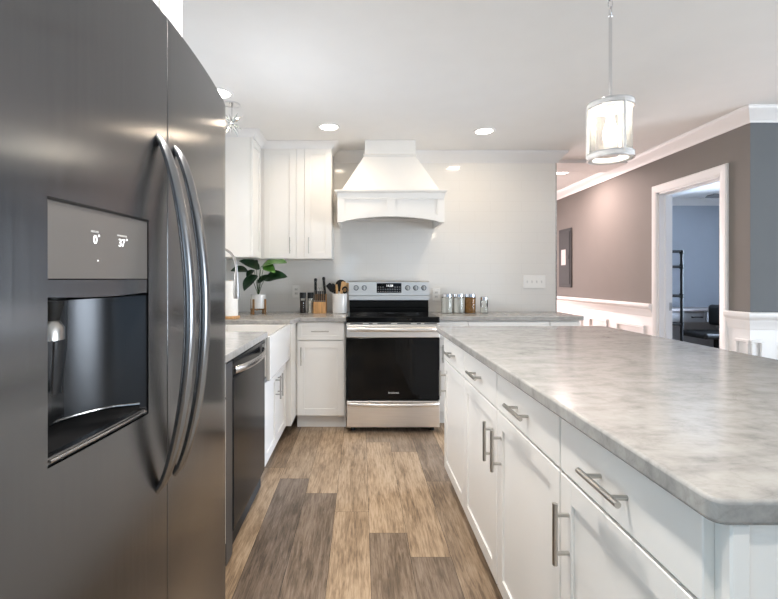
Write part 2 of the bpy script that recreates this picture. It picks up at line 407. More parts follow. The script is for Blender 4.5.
struct(MB().box(-1.3, 6.1, -3.3, 8.2, CEIL, CEIL+0.1).build('ceiling', 'ceil'))
struct(MB().box(-1.3, LEFT, 0.0, 2.07, 0, CEIL).box(-1.3, LEFT, 3.03, 4.42, 0, CEIL).box(-1.3, LEFT, 2.07, 3.03, 0, 1.06).box(-1.3, LEFT, 2.07, 3.03, 2.1, CEIL).box(-1.3, LEFT, -3.3, -2.3, 0, CEIL).box(-1.3, LEFT, -2.3, -0.1, 0, 0.3).box(-1.3, LEFT, -2.3, -0.1, 2.25, CEIL).box(-1.3, LEFT, -0.1, 0.0, 0, CEIL).build('wall_left', 'tile', smooth=0))
struct(MB().box(LEFT, 1.884, BACK, 4.42, 0, CEIL).build('wall_back', 'tile'))
# right hall wall with the doorway
DY0, DY1, DZ = 3.444, 4.18, 2.06
w = MB(); w.box(RIGHT, 2.91, CORNER, DY0, 0, CEIL); w.box(RIGHT, 2.91, DY1, 8.1, 0, CEIL); w.box(RIGHT, 2.91, DY0, DY1, DZ, CEIL)
struct(w.build('wall_right', 'greige', smooth=0))
struct(MB().box(2.91, 6.0, CORNER, 3.31, 0, CEIL).box(2.7901, 2.9101, CORNER-0.0015, CORNER, 0, CEIL).build('wall_dining', 'cool_shade_wall', smooth=0))  # cool shade painted on, with a thin sheet over the wall end
struct(MB().box(2.91, 6.0, 6.8, 6.9, 0, CEIL).build('wall_office', 'office_wall'))
struct(MB().box(0.4, 0.75, 8.0, 8.1, 0, CEIL).box(2.15, RIGHT, 8.0, 8.1, 0, CEIL).box(0.75, 2.15, 8.0, 8.1, 0, 0.3).box(0.75, 2.15, 8.0, 8.1, 2.25, CEIL).build('wall_hall', 'greige', smooth=0))
struct(MB().box(0.4, 0.5, 4.42, 8.0, 0, CEIL).build('wall_passage', 'greige'))
# east wall with the office window
w = MB(); w.box(6.0, 6.1, -3.2, -1.2, 0, CEIL); w.box(6.0, 6.1, 1.8, 4.4, 0, CEIL); w.box(6.0, 6.1, -1.2, 1.8, 0, 0.25); w.box(6.0, 6.1, -1.2, 1.8, 2.25, CEIL); w.box(6.0, 6.1, 5.6, 6.9, 0, CEIL); w.box(6.0, 6.1, 4.4, 5.6, 0, 0.85); w.box(6.0, 6.1, 4.4, 5.6, 2.15, CEIL)
struct(w.build('wall_east', 'office_wall', smooth=0))
# rear wall with patio window and a smaller window
w = MB(); w.box(-1.3, -1.05, -3.3, -3.2, 0, CEIL); w.box(-0.05, 0.6, -3.3, -3.2, 0, CEIL); w.box(3.8, 6.0, -3.3, -3.2, 0, CEIL)
w.box(0.6, 3.8, -3.3, -3.2, 2.25, CEIL); w.box(0.6, 3.8, -3.3, -3.2, 0, 0.25)
w.box(-1.05, -0.05, -3.3, -3.2, 2.15, CEIL); w.box(-1.05, -0.05, -3.3, -3.2, 0, 0.85)
struct(w.build('wall_rear', 'cool_shade_wall', smooth=0))
def window(name, a0, a1, z0, z1, fixed, axis, mull):
    f = MB(); g = MB()
    def bar(p0, p1, q0, q1, d0=-0.05, d1=0.05):
        if axis == 'y': f.box(p0, p1, fixed+d0, fixed+d1, q0, q1)
        else: f.box(fixed+d0, fixed+d1, p0, p1, q0, q1)
    rect_ring(f, a0, a1, z0, z1, 0.06, bar)
    for k in range(1, mull): p = a0 + (a1-a0)*k/mull; bar(p-0.03, p+0.03, z0+0.06, z1-0.06)
    o = f.build(name, 'trim', smooth=0); struct(o)
    if axis == 'y': g.box(a0+0.06, a1-0.06, fixed-0.004, fixed+0.004, z0+0.06, z1-0.06)
    else: g.box(fixed-0.004, fixed+0.004, a0+0.06, a1-0.06, z0+0.06, z1-0.06)
    g.build('pane', 'window_glass', parent=o)
window('window_1', 0.6, 3.8, 0.25, 2.25, -3.25, 'y', 3)
window('window_2', -1.05, -0.05, 0.85, 2.15, -3.25, 'y', 1)
window('window_3', 4.4, 5.6, 0.85, 2.15, 6.05, 'x', 2)
window('added_window_6', -2.3, -0.1, 0.3, 2.25, -1.25, 'x', 2)  # unseen window added so fill light reaches the island fronts
window('added_window_7', 2.07, 3.03, 1.06, 2.1, -1.25, 'x', 2)  # window made up over the sink to let fill light in
window('added_window_4', -1.2, 1.8, 0.25, 2.25, 6.05, 'x', 3)  # added opening on the dining side for extra ambient light
window('added_window_5', 0.75, 2.15, 0.3, 2.25, 8.05, 'y', 2)  # made-up window in front of the pink hall fill lamp

# crown moulding
CP = [(0, CEIL-0.10), (0.010, CEIL-0.10), (0.016, CEIL-0.085), (0.030, CEIL-0.075), (0.062, CEIL-0.035), (0.078, CEIL-0.022), (0.085, CEIL-0.012), (0.085, CEIL), (0, CEIL)]
struct(MB().sweep(CP, [(-0.26, BACK), (1.884, BACK), (1.884, 4.42)], -1).build('trim_1', 'trim'))
struct(MB().sweep(CP, [(RIGHT, 7.9), (RIGHT, CORNER), (5.9, CORNER)], -1).build('trim_2', 'trim'))
struct(MB().sweep(CP, [(2.92, 6.8), (5.98, 6.8)], -1).build('trim_3', 'trim'))
# header band across the hall ceiling
struct(MB().box(1.884, RIGHT, 4.55, 4.95, CEIL-0.035, CEIL, 0.004).build('trim_4', 'trim'))
# tile edge strip at the end of the back wall
struct(MB().box(1.880, 1.890, BACK-0.004, BACK+0.008, 0, CEIL-0.10).build('trim_5', 'steel'))
# chair rail, wainscot, picture-frame mouldings
RP = [(0, 0.885), (0.010, 0.885), (0.014, 0.90), (0.014, 0.925), (0.022, 0.94), (0.024, 0.955), (0.040, 0.972), (0.045, 0.985), (0.045, 1.005), (0.038, 1.012), (0, 1.012)]
struct(MB().sweep(RP, [(RIGHT, 7.9), (RIGHT, 4.25)], -1).build('trim_6', 'trim'))
struct(MB().sweep(RP, [(RIGHT, 3.374), (RIGHT, CORNER), (5.9, CORNER)], -1).build('trim_7', 'trim'))
WP = [(0, 0.0), (0.006, 0.0), (0.006, 0.886), (0, 0.886)]
struct(MB().sweep(WP, [(RIGHT, 7.9), (RIGHT, 4.25)], -1).build('trim_8', 'trim'))
struct(MB().sweep(WP, [(RIGHT, 3.374), (RIGHT, CORNER), (5.9, CORNER)], -1).build('trim_9', 'trim'))
fr = MB()
def fbar_r(a0, a1, b0, b1): fr.box(RIGHT-0.024, RIGHT-0.005, a0, a1, b0, b1, 0.004)
def fbar_c(a0, a1, b0, b1): fr.box(a0, a1, CORNER-0.024, CORNER-0.005, b0, b1, 0.004)
for (a, b) in ((5.02, 5.42), (4.36, 4.84), (5.6, 6.3), (6.5, 7.3)): rect_ring(fr, a, b, 0.22, 0.795, 0.03, fbar_r)
rect_ring(fr, CORNER-0.01, 3.30, 0.22, 0.815, 0.022, fbar_r)
rect_ring(fr, 2.78, 2.87, 0.22, 0.815, 0.022, fbar_c)
for a in (3.0, 4.0, 5.0): rect_ring(fr, a, a+0.85, 0.22, 0.795, 0.03, fbar_c)
struct(fr.build('trim_10', 'trim'))
BP = [(0, 0), (0.014, 0), (0.014, 0.10), (0.008, 0.12), (0, 0.12)]
struct(MB().sweep(BP, [(RIGHT-0.006, 7.9), (RIGHT-0.006, 4.25)], -1).build('baseboard_right', 'trim'))
struct(MB().sweep(BP, [(RIGHT-0.006, 3.374), (RIGHT-0.006, CORNER-0.006), (5.9, CORNER-0.006)], -1).build('baseboard_dining', 'trim'))
struct(MB().sweep(BP, [(2.92, 6.8), (5.98, 6.8)], -1).build('baseboard_office', 'trim'))
# doorway casing and jamb
d = MB()
CAS = [(0.0, 0), (0.012, 0), (0.02, 0.015), (0.02, 0.06), (0.012, 0.07), (0, 0.07)]
for xs, sg in ((RIGHT, -1), (2.91, 1)):
    def cas(o, e): return (xs + sg*o, e)
    d.prism([(o, e) for o, e in CAS], lambda o, e: (xs+sg*o, DY0-e, 0), lambda o, e: (xs+sg*o, DY0-e, DZ+e))
    d.prism([(o, e) for o, e in CAS], lambda o, e: (xs+sg*o, DY1+e, 0), lambda o, e: (xs+sg*o, DY1+e, DZ+e))
    d.prism([(o, e) for o, e in CAS], lambda o, e: (xs+sg*o, DY0-e, DZ+e), lambda o, e: (xs+sg*o, DY1+e, DZ+e))
d.box(RIGHT-0.002, 2.912, DY0, DY0+0.018, 0, DZ); d.box(RIGHT-0.002, 2.912, DY1-0.018, DY1, 0, DZ); d.box(RIGHT-0.002, 2.912, DY0, DY1, DZ-0.018, DZ)
d.box(2.84, 2.875, DY1-0.030, DY1-0.018, 0, DZ-0.018); d.box(2.84, 2.875, DY0+0.018, DY0+0.03, 0, DZ-0.018); d.box(2.84, 2.875, DY0+0.018, DY1-0.018, DZ-0.030, DZ-0.018)
door = d.build('door_1', 'trim'); struct(door)
MB().box(2.877, 2.909, DY1-0.0205, DY1-0.0175, 0.955, 1.03, 0.0008).build('strike_plate', 'nickel', parent=door)

# ------------------------------------------------------------------ cabinet pieces
def shaker_bm(mb, mk, a0, a1, b0, b1, rail=0.057, t=0.019, rec=0.008):
    """frame and recessed panel; mk(a0,a1,b0,b1,d0,d1,bev): d from the back (0) to the face (t)"""
    mk(a0, a0+rail, b0, b1, 0, t, 0.0015); mk(a1-rail, a1, b0, b1, 0, t, 0.0015)
    mk(a0+rail, a1-rail, b0, b0+rail, 0, t, 0.0012); mk(a0+rail, a1-rail, b1-rail, b1, 0, t, 0.0012)
    mk(a0+rail-0.002, a1-rail+0.002, b0+rail-0.002, b1-rail+0.002, 0, t-rec, 0)
class Face:
    """a vertical face plane: 'x+'/'x-' faces +X/-X at x=p; 'y-' faces the viewer side at y=p. d grows outwards."""
    def __init__(self, kind, p): self.kind, self.p = kind, p
    def box(self, mb, a0, a1, b0, b1, d0, d1, bev=0.0):
        k, p = self.kind, self.p
        if k == 'x+': mb.box(p+d0, p+d1, a0, a1, b0, b1, bev)
        elif k == 'x-': mb.box(p-d1, p-d0, a0, a1, b0, b1, bev)
        else: mb.box(a0, a1, p-d1, p-d0, b0, b1, bev)
    def pt(self, a, b, d):
        k, p = self.kind, self.p
        return {'x+': (p+d, a, b), 'x-': (p-d, a, b), 'y-': (a, p-d, b)}[k]
    def shaker(self, a0, a1, b0, b1, name, parent, rail=0.057):
        mb = MB(); shaker_bm(mb, lambda x0, x1, z0, z1, d0, d1, bev: self.box(mb, x0, x1, z0, z1, d0, d1, bev), a0, a1, b0, b1, rail)
        return mb.build(name, 'cab', parent)
    def slab(self, a0, a1, b0, b1, name, parent):
        mb = MB(); self.box(mb, a0, a1, b0, b1, 0, 0.019, 0.002); return mb.build(name, 'cab', parent)
    def pull(self, a, b, length, vertical, parent, r=0.006, off=0.019, out=0.034, cc=None):
        mb = MB(); h = length/2; c = (cc or length*0.62)/2
        if vertical:
            mb.cyl(self.pt(a, b-h, off+out), self.pt(a, b+h, off+out), r, 16)
            for s in (-c, c): mb.cyl(self.pt(a, b+s, off-0.001), self.pt(a, b+s, off+out), r*0.8, 12)
        else:
            mb.cyl(self.pt(a-h, b, off+out), self.pt(a+h, b, off+out), r, 16)
            for s in (-c, c): mb.cyl(self.pt(a+s, b, off-0.001), self.pt(a+s, b, off+out), r*0.8, 12)
        return mb.build('handle', 'nickel', parent)

# ------------------------------------------------------------------ island
IX = 0.532                       # carcass front; door faces stand 19 mm proud at x = 0.513
F = Face('x-', IX)
ys = [0.640, 1.148, 1.680, 2.215, 2.745]
ilab = ['white island cabinet at the near end, its drawer pull biggest of all',
        'white island cabinet second from the near corner, pull beside its far door edge',
        'white island cabinet third from the near corner, its door pull beside another',
        'white island cabinet at the far end, opposite the stove']
hand = [1, 1, -1, 1]             # which end of the door carries the pull: 1 far, -1 near
for i in range(4):
    y0, y1 = ys[i], ys[i+1]
    t = thing('island_cabinet', ilab[i], 'cabinet', (0.83, (y0+y1)/2, 0), 'island base cabinets')
    b = MB(); b.box(IX, 1.14, y0+0.0005, y1-0.0005, 0.09, ICT-0.037); b.build('carcass', 'cab', t)
    k = MB(); k.box(IX+0.055, 1.13, y0+0.001, y1-0.001, 0, 0.09); k.build('toe_kick', 'cab', t)
    ya = y0 + (0.028 if i == 0 else 0.004); yb = y1-0.004
    dr = F.slab(ya, yb, 0.762, ICT-0.045, 'drawer', t)
    F.pull((ya+yb)/2, 0.828, 0.152, False, dr, r=0.0065)
    do = F.shaker(ya, yb, 0.094, 0.754, 'door', t)
    yp = yb-0.045 if hand[i] == 1 else ya+0.045
    F.pull(yp, 0.62, 0.152, True, do, r=0.0065)
t = thing('island_end_panel', 'pale island end panel with a corner post, under the near countertop edge', 'panel', (0.85, 0.625, 0))
MB().box(0.515, 0.543, 0.619, 0.6385, 0, ICT-0.037, 0.003).build('corner_post', 'cab', t)
MB().box(0.544, 1.135, 0.626, 0.6385, 0, ICT-0.037, 0.001).build('panel', 'cab', t)
MB().box(1.1405, 1.162, 0.625, 2.745, 0, ICT-0.037, 0.001).build('back_panel', 'cab', t)
def slab(poly, z0, z1, name, bev=0.006, base=None):
    t = bmesh.new(); vs = [t.verts.new((x, y, z0)) for x, y in poly]; f = t.faces.new(vs)
    r = bmesh.ops.extrude_face_region(t, geom=[f]); bmesh.ops.translate(t, vec=(0, 0, z1-z0), verts=[v for v in r['geom'] if isinstance(v, bmesh.types.BMVert)])
    bmesh.ops.recalc_face_normals(t, faces=t.faces[:])
    ed = [e for e in t.edges if abs(e.verts[0].co.z-e.verts[1].co.z) < 1e-6]
    bmesh.ops.bevel(t, geom=ed, offset=bev, segments=3, affect='EDGES', profile=0.5)
    mb = MB(); mb._merge(t)
    return mb.build(name, 'marble', base=base, smooth=40)
def rrect(x0, x1, y0, y1, r, n=6):
    P = []
    for cx, cy, a in ((x1-r, y1-r, 0), (x0+r, y1-r, 90), (x0+r, y0+r, 180), (x1-r, y0+r, 270)):
        for k in range(n+1): an = math.radians(a+90*k/n); P.append((cx+r*math.cos(an), cy+r*math.sin(an)))
    return P
o = slab(rrect(0.487, 1.58, 0.612, 2.90, 0.022), ICT-0.036, ICT, 'island_countertop', 0.006, base=(1.03, 1.75, ICT-0.036))
tag(o, 'big pale grey veined stone countertop on the kitchen island', 'countertop')

# ------------------------------------------------------------------ left run: counter, sink base, dishwasher
FX = -0.595                      # carcass fronts, door faces at -0.576
F = Face('x+', FX)
t = thing('sink_cabinet', 'white two-door base cabinet under the white apron sink', 'cabinet', (-0.9, 3.04, 0))
MB().box(-1.19, FX, 2.665, 3.42, 0.115, 0.628).build('carcass', 'cab', t)
MB().box(-1.19, FX-0.06, 2.665, 3.42, 0, 0.115).build('toe_kick', 'cab', t)
for a0, a1, hp in ((2.670, 3.038, 3.0), (3.042, 3.415, 3.08)):
    do = F.shaker(a0, a1, 0.122, 0.622, 'door', t); F.pull(hp, 0.52, 0.155, True, do, r=0.006)
# apron sink
SY0, SY1 = 2.675, 3.43
t = thing('apron_sink', 'glossy white apron-front sink set into the left counter', 'sink', (-0.8, 3.05, 0.63))
s = MB()
s.box(-0.572, -0.545, SY0, SY1, 0.635, 0.905, 0.008, 2)
s.box(-1.05, -0.572, SY0, SY0+0.022, 0.66, 0.90, 0.004); s.box(-1.05, -0.572, SY1-0.022, SY1, 0.66, 0.90, 0.004)
s.box(-1.05, -1.028, SY0+0.02, SY1-0.02, 0.66, 0.90, 0.004); s.box(-1.03, -0.57, SY0+0.02, SY1-0.02, 0.66, 0.68)
s.build('basin', 'fireclay', t)
MB().lathe([(0, 0), (0.035, 0), (0.045, 0.004), (0, 0.005)], (-0.80, 3.05, 0.68)).build('drain', 'steel', t)
# countertop: one L-shaped slab with the sink cut-out open to the front
poly = [(-1.195, 1.34), (-0.560, 1.34), (-0.560, 2.672), (-1.052, 2.672), (-1.052, 3.432), (-0.545, 3.432), (-0.50, 3.65), (-0.124, 3.65), (-0.124, 4.295), (-1.195, 4.295)]
o = slab(poly, CT-0.036, CT, 'countertop', 0.005, base=(-0.9, 2.0, CT-0.036))
tag(o, 'pale veined stone countertop wrapping the left corner round the sink', 'countertop')
# faucet
t = thing('kitchen_faucet', 'brushed steel gooseneck pull-down faucet behind the apron sink', 'faucet', (-1.115, 3.05, CT))
fx, fy = -1.115, 3.05
pts = [(fx, fy, CT+0.03), (fx, fy, CT+0.40)]
for k in range(1, 13):
    a = PI - PI*k/12; pts.append((fx+0.13+0.13*math.cos(a), fy, CT+0.40+0.13*math.sin(a)))
pts.append((fx+0.26, fy, CT+0.36))
MB().tube(pts, 0.0085, 14).build('spout', 'faucet', t)
MB().lathe([(0, 0), (0.03, 0), (0.03, 0.006), (0.022, 0.012), (0.022, 0.07), (0.014, 0.09), (0, 0.09)], (fx, fy, CT)).build('base', 'faucet', t)
MB().lathe([(0, 0), (0.019, 0), (0.021, 0.03), (0.016, 0.14), (0.012, 0.185), (0, 0.185)], (fx+0.26, fy, CT+0.18)).build('spray_head', 'faucet', t)
MB().tube([(fx, fy+0.02, CT+0.055), (fx, fy+0.06, CT+0.06), (fx+0.01, fy+0.10, CT+0.09)], 0.006, 10).build('lever', 'faucet', t)

# dishwasher
DW0, DW1 = 2.0, 2.645
t = thing('dishwasher', 'black stainless dishwasher with a bowed bar handle, between fridge and sink cabinet', 'dishwasher', (-0.9, 2.34, 0))
MB().box(-1.17, FX, DW0+0.006, DW1-0.006, 0.02, 0.885).build('tub', 'dark', t)
MB().box(FX, -0.572, DW0, DW1, 0.115, 0.800, 0.004).box(FX, -0.587, DW0, DW1, 0.800, 0.885).box(FX, -0.572, DW0, DW1, 0.868, 0.890, 0.003).build('door', 'dark_steel', t)
hp = [(-0.575 + 0.045*math.sin(PI*k/14)**0.6, DW0+0.03+(DW1-DW0-0.06)*k/14, 0.835) for k in range(15)]
MB().tube(hp, 0.013, 12, flat=((0, 0, 1), 1.35, 0.6)).build('handle', 'steel', t)
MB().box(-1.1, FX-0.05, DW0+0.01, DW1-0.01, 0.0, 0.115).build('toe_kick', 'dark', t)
MB().box(FX, -0.576, DW0-0.096, DW0-0.006, 0.02, 0.885, 0.001).build('edge_strip', 'fridge_side', t)
# base cabinet between fridge and dishwasher
t = thing('base_cabinet', 'narrow base cabinet mostly hidden between the refrigerator and dishwasher', 'cabinet', (-0.9, 1.7, 0))
MB().box(-1.19, FX, 1.35, 1.90, 0.115, CT-0.037).build('carcass', 'cab', t)
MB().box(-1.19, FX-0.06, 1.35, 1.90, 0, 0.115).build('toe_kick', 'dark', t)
dr = F.slab(1.355, 1.897, 0.745, 0.89, 'drawer', t); F.pull(1.69, 0.82, 0.155, False, dr)
do = F.shaker(1.355, 1.897, 0.122, 0.737, 'door', t); F.pull(1.40, 0.62, 0.155, True, do)

# base cabinet left of the range
F = Face('y-', 3.699)
t = thing('base_cabinet', 'white base cabinet with one drawer and door, left of the stove', 'cabinet', (-0.33, 4.0, 0))
MB().box(-0.539, -0.128, 3.70, 4.29, 0.115, CT-0.037).build('carcass', 'cab', t)
MB().box(-0.539, -0.128, 3.765, 4.29, 0, 0.115).build('toe_kick', 'cab', t)
MB().box(-0.615, -0.541, 3.433, 3.72, 0.115, 0.895).build('corner_filler', 'cab', t)
dr = F.shaker(-0.526, -0.140, 0.746, 0.893, 'drawer', t, rail=0.036); F.pull(-0.336, 0.82, 0.145, False, dr, r=0.005)
do = F.shaker(-0.526, -0.140, 0.120, 0.737, 'door', t); F.pull(-0.492, 0.615, 0.15, True, do, r=0.005)
# right run
F = Face('y-', 3.80)
for x0, x1, lb in ((0.652, 0.909, 'narrow white base cabinet just right of the stove'),
                   (0.911, 1.605, 'wide white base cabinet under the middle of the back right counter'),
                   (1.607, 1.868, 'white base cabinet at the free end of the back right counter')):
    t = thing('base_cabinet', lb, 'cabinet', ((x0+x1)/2, 4.05, 0), 'base cabinets along the back right counter')
    MB().box(x0, x1, 3.801, 4.29, 0.115, CT-0.037).build('carcass', 'cab', t)
    MB().box(x0, x1, 3.865, 4.29, 0, 0.115).build('toe_kick', 'cab', t)
    dr = F.slab(x0+0.003, x1-0.003, 0.746, 0.885, 'drawer', t); F.pull((x0+x1)/2, 0.815, 0.145, False, dr)
    do = F.shaker(x0+0.003, x1-0.003, 0.120, 0.737, 'door', t); F.pull(x0+0.04, 0.62, 0.15, True, do)
o = slab([(0.645, 3.755), (1.872, 3.755), (1.892, 3.775), (1.892, 4.28), (1.875, 4.295), (0.645, 4.295)], CT-0.036, CT, 'countertop', 0.005, base=(1.3, 4.0, CT-0.036))
tag(o, 'pale veined stone countertop along the back wall right of the stove', 'countertop')

# ------------------------------------------------------------------ upper cabinets
CB = 1.43; CTOP = 2.425
Fy = Face('y-', 3.989); Fx = Face('x+', -0.909)
t = thing('upper_cabinet', 'narrow white upper cabinet on the left wall beside the fridge', 'cabinet', (-1.05, 3.81, CB), 'upper cabinets in the left corner')
MB().box(-1.195, -0.91, 3.65, 3.968, CB, CTOP, 0.001).build('carcass', 'cab', t)
Fx.shaker(3.655, 3.960, CB+0.004, CTOP-0.01, 'door', t)
t = thing('upper_cabinet', 'white upper corner cabinet above the potted plant', 'cabinet', (-0.7, 4.15, CB), 'upper cabinets in the left corner')
MB().box(-1.195, -0.541, 3.99, 4.295, CB, CTOP).build('carcass', 'cab', t)
do = Fy.shaker(-0.870, -0.580, CB+0.004, CTOP-0.01, 'door', t); Fy.pull(-0.630, 1.548, 0.145, True, do, r=0.005)
MB().box(-0.578, -0.506, 3.971, 3.9895, CB, CTOP-0.008, 0.001).build('face_stile', 'cab', t)
MB().box(-0.909, -0.872, 3.972, 3.9895, CB, CTOP-0.008, 0.001).build('corner_stile', 'cab', t)
t = thing('upper_cabinet', 'narrow white upper cabinet beside the range hood', 'cabinet', (-0.4, 4.15, CB), 'upper cabinets in the left corner')
MB().box(-0.540, -0.262, 3.99, 4.295, CB, CTOP).build('carcass', 'cab', t)
do = Fy.shaker(-0.504, -0.264, CB+0.004, CTOP-0.01, 'door', t); Fy.pull(-0.463, 1.548, 0.145, True, do, r=0.005)
CC = [(0, CTOP-0.012), (0.008, CTOP-0.012), (0.012, CTOP), (0.045, CEIL-0.012), (0.06, CEIL-0.006), (0.06, CEIL-0.001), (0, CEIL-0.001)]
struct(MB().sweep(CC, [(-1.195, 3.65), (-0.889, 3.65), (-0.889, 3.970), (-0.262, 3.970), (-0.262, 4.215)], -1).build('trim_11', 'trim'))
# cabinet above the fridge
t = thing('upper_cabinet', 'white cabinet high above the refrigerator, only its corner in view', 'cabinet', (-0.85, 0.85, 1.86))
MB().box(-1.195, -0.535, 0.30, 1.285, 1.86, CEIL-0.003).build('carcass', 'cab', t)
F = Face('x+', -0.534)
for a0, a1 in ((0.305, 0.745), (0.75, 1.205)):
    do = F.shaker(a0, a1, 1.87, CEIL-0.03, 'door', t); F.pull(0.70 if a0 < 0.5 else 0.80, 1.98, 0.145, True, do)
MB().box(-0.534, -0.515, 1.208, 1.284, 1.862, CEIL-0.005, 0.001).build('face_stile', 'cab', t)

# ------------------------------------------------------------------ range hood
HX = 0.256; HY = 3.80
t = thing('range_hood', 'white wooden range hood with tapered top and arched valance over the stove', 'range hood', (HX, 4.1, 1.735))
def arch(x, zc, ze, h): u = (x-HX)/h; return zc + (ze-zc)*(u*u)
hb = MB(); H = 0.458
xs = [HX-H+2*H*k/24 for k in range(25)]
ar = lambda x: 1.735 if abs(x-HX) > 0.415 else arch(x, 1.785, 1.742, 0.415)
poly = [(x, ar(x)) for x in xs] + [(HX+H, 1.985), (HX-H, 1.985)]
hb.prism_y(poly, HY+0.014, HY+0.03)
# frame: rails and stiles standing proud
rail = [(x, ar(x)) for x in xs] + [(x, ar(x)+0.055 if abs(x-HX) > 0.39 else arch(x, 1.840, 1.800, 0.39)) for x in xs[::-1]]
hb.prism_y(rail, HY, HY+0.015)
hb.box(HX-H, HX+H, HY, HY+0.015, 1.935, 1.985); hb.box(HX-H, HX-H+0.06, HY+0.0008, HY+0.0148, 1.76, 1.934); hb.box(HX+H-0.06, HX+H, HY+0.0008, HY+0.0148, 1.76, 1.934)
hb.box(HX-0.035, HX+0.035, HY+0.0008, HY+0.0148, 1.80, 1.934)
hb.build('valance', 'cab', t)
sd = MB()
for sx in (HX-H, HX+H-0.02): sd.box(sx, sx+0.02, HY+0.03, 4.295, 1.735, 1.985)
sd.box(HX-H+0.02, HX+H-0.02, 4.27, 4.295, 1.80, 1.985); sd.build('side_panel', 'cab', t)
MB().box(HX-H+0.021, HX+H-0.021, HY+0.031, 4.268, 1.83, 1.85).box(HX-0.3, HX+0.3, 3.88, 4.2, 1.822, 1.83).build('liner', 'steel', t)
MP = [(-0.03, 1.985), (0.004, 1.985), (0.012, 1.992), (0.018, 1.997), (0.024, 2.000), (0.024, 2.010), (0, 2.013), (-0.03, 2.013)]
MB().sweep(MP, [(HX-H, 4.295), (HX-H, HY), (HX+H, HY), (HX+H, 4.295)], -1).build('mantel_moulding', 'cab', t)
tp = MB()
b0 = [(HX-0.42, HY+0.02, 2.012), (HX+0.42, HY+0.02, 2.012), (HX+0.42, 4.295, 2.012), (HX-0.42, 4.295, 2.012)]
t0 = [(HX-0.226, 3.95, 2.345), (HX+0.226, 3.95, 2.345), (HX+0.226, 4.295, 2.345), (HX-0.226, 4.295, 2.345)]
A = [tp.bm.verts.new(p) for p in b0]; B = [tp.bm.verts.new(p) for p in t0]
tp.bm.faces.new(A[::-1]); tp.bm.faces.new(B)
for k in range(4): tp.bm.faces.new((A[k], A[(k+1) % 4], B[(k+1) % 4], B[k]))
tp.build('tapered_canopy', 'cab', t, smooth=0)
MB().box(HX-0.222, HX+0.222, 3.905, 4.295, 2.345, CEIL-0.001).box(HX-0.236, HX+0.236, 3.94, 4.295, 2.335, 2.358, 0.004).build('chimney_box', 'cab', t)

# ------------------------------------------------------------------ range
RX0, RX1 = -0.117, 0.637; RXc = (RX0+RX1)/2; RY = 3.60
t = thing('kitchen_range', 'stainless electric range with black glass oven door under the hood', 'stove', (RXc, 3.95, 0))
MB().box(RX0+0.003, RX1-0.003, RY+0.04, 4.27, 0.04, 0.915).build('body', 'black_matte', t)
mb = MB()
for x in (RX0+0.05, RX1-0.05):
    for y in (RY+0.09, 4.2): MB().cyl((x, y, 0), (x, y, 0.041), 0.018, 12).build('foot', 'black', t)
dw = MB().box(RX0, RX1, RY+0.002, RY+0.04, 0.048, 0.262, 0.005, 2).build('drawer', 'steel_h', t)
def bow(z, y0, outd): return [(RX0+0.012+(RX1-RX0-0.024)*k/20, y0-outd*math.sin(PI*k/20)**0.45, z) for k in range(21)]
MB().tube(bow(0.238, RY+0.0, 0.042), 0.0135, 12, flat=((0, 0, 1), 1.2, 0.75)).build('handle', 'steel_h', dw)
ov = MB().box(RX0, RX1, RY, RY+0.04, 0.272, 0.775, 0.005, 2).build('oven_door', 'black_glass', t)
MB().box(RX0, RX1, RY, RY+0.04, 0.776, 0.876, 0.004, 2).build('door_top_trim', 'steel_h', ov)
MB().tube(bow(0.845, RY+0.0, 0.05), 0.0145, 12, flat=((0, 0, 1), 1.2, 0.75)).build('handle', 'steel_h', ov)
text('FRIGIDAIRE', 0.017, (RXc+0.003, RY-0.0007, 0.328), (1, 0, 0), (0, 0, 1), 'dim_glow', 'brand_lettering', ov)  # lettering given a faint glow of its own
vt = MB().box(RX0, RX1, RY+0.004, RY+0.04, 0.878, 0.897, 0.002).build('vent_trim', 'steel_h', t)
sl = MB()
for x0, x1 in ((0.03, 0.13), (0.18, 0.21), (0.25, 0.36), (0.41, 0.52), (0.57, 0.60), (0.63, 0.73)): sl.box(RX0+x0, RX0+x1, RY+0.0025, RY+0.01, 0.885, 0.892)
sl.build('vent_slots', 'black', vt)
ct = MB().box(RX0-0.002, RX1+0.002, RY-0.002, 4.20, 0.898, 0.944, 0.006, 2).build('cooktop', 'black_glass', t)
br = MB()
for cx, cy, r in ((0.19, 0.19, 0.115), (0.56, 0.19, 0.09), (0.19, 0.45, 0.08), (0.56, 0.45, 0.115), (0.375, 0.42, 0.06)):
    for rr in (r, r*0.6): br.lathe([(rr-0.003, 0), (rr-0.003, 0.0006), (rr, 0.0006), (rr, 0)], (RX0+cx, RY+cy, 0.9441), 40)
br.build('burner_marks', 'burner', ct)
MB().prism_x([(4.12, 0.944), (4.135, 1.055), (4.27, 1.055), (4.27, 0.944)], RX0+0.012, RX1-0.012).box(RX0+0.012, RX1-0.012, 4.113, 4.13, 0.985, 0.993, 0.002).box(RX0+0.012, RX1-0.012, 4.125, 4.14, 1.040, 1.046, 0.002).build('lower_backguard', 'black_glass', t)
bgp = MB().prism_x([(4.133, 1.055), (4.133, 1.093), (4.125, 1.098), (4.125, 1.222), (4.14, 1.233), (4.27, 1.233), (4.27, 1.055)], RX0+0.004, RX1-0.004).build('control_panel', 'steel_h', t)
dsp = MB().box(RXc-0.115, RXc+0.115, 4.121, 4.127, 1.122, 1.212, 0.002).build('display_panel', 'black_glass', bgp)
text('11:38', 0.028, (RXc+0.005, 4.1203, 1.187), (1, 0, 0), (0, 0, 1), 'led', 'clock_digits', dsp)
kp = MB()
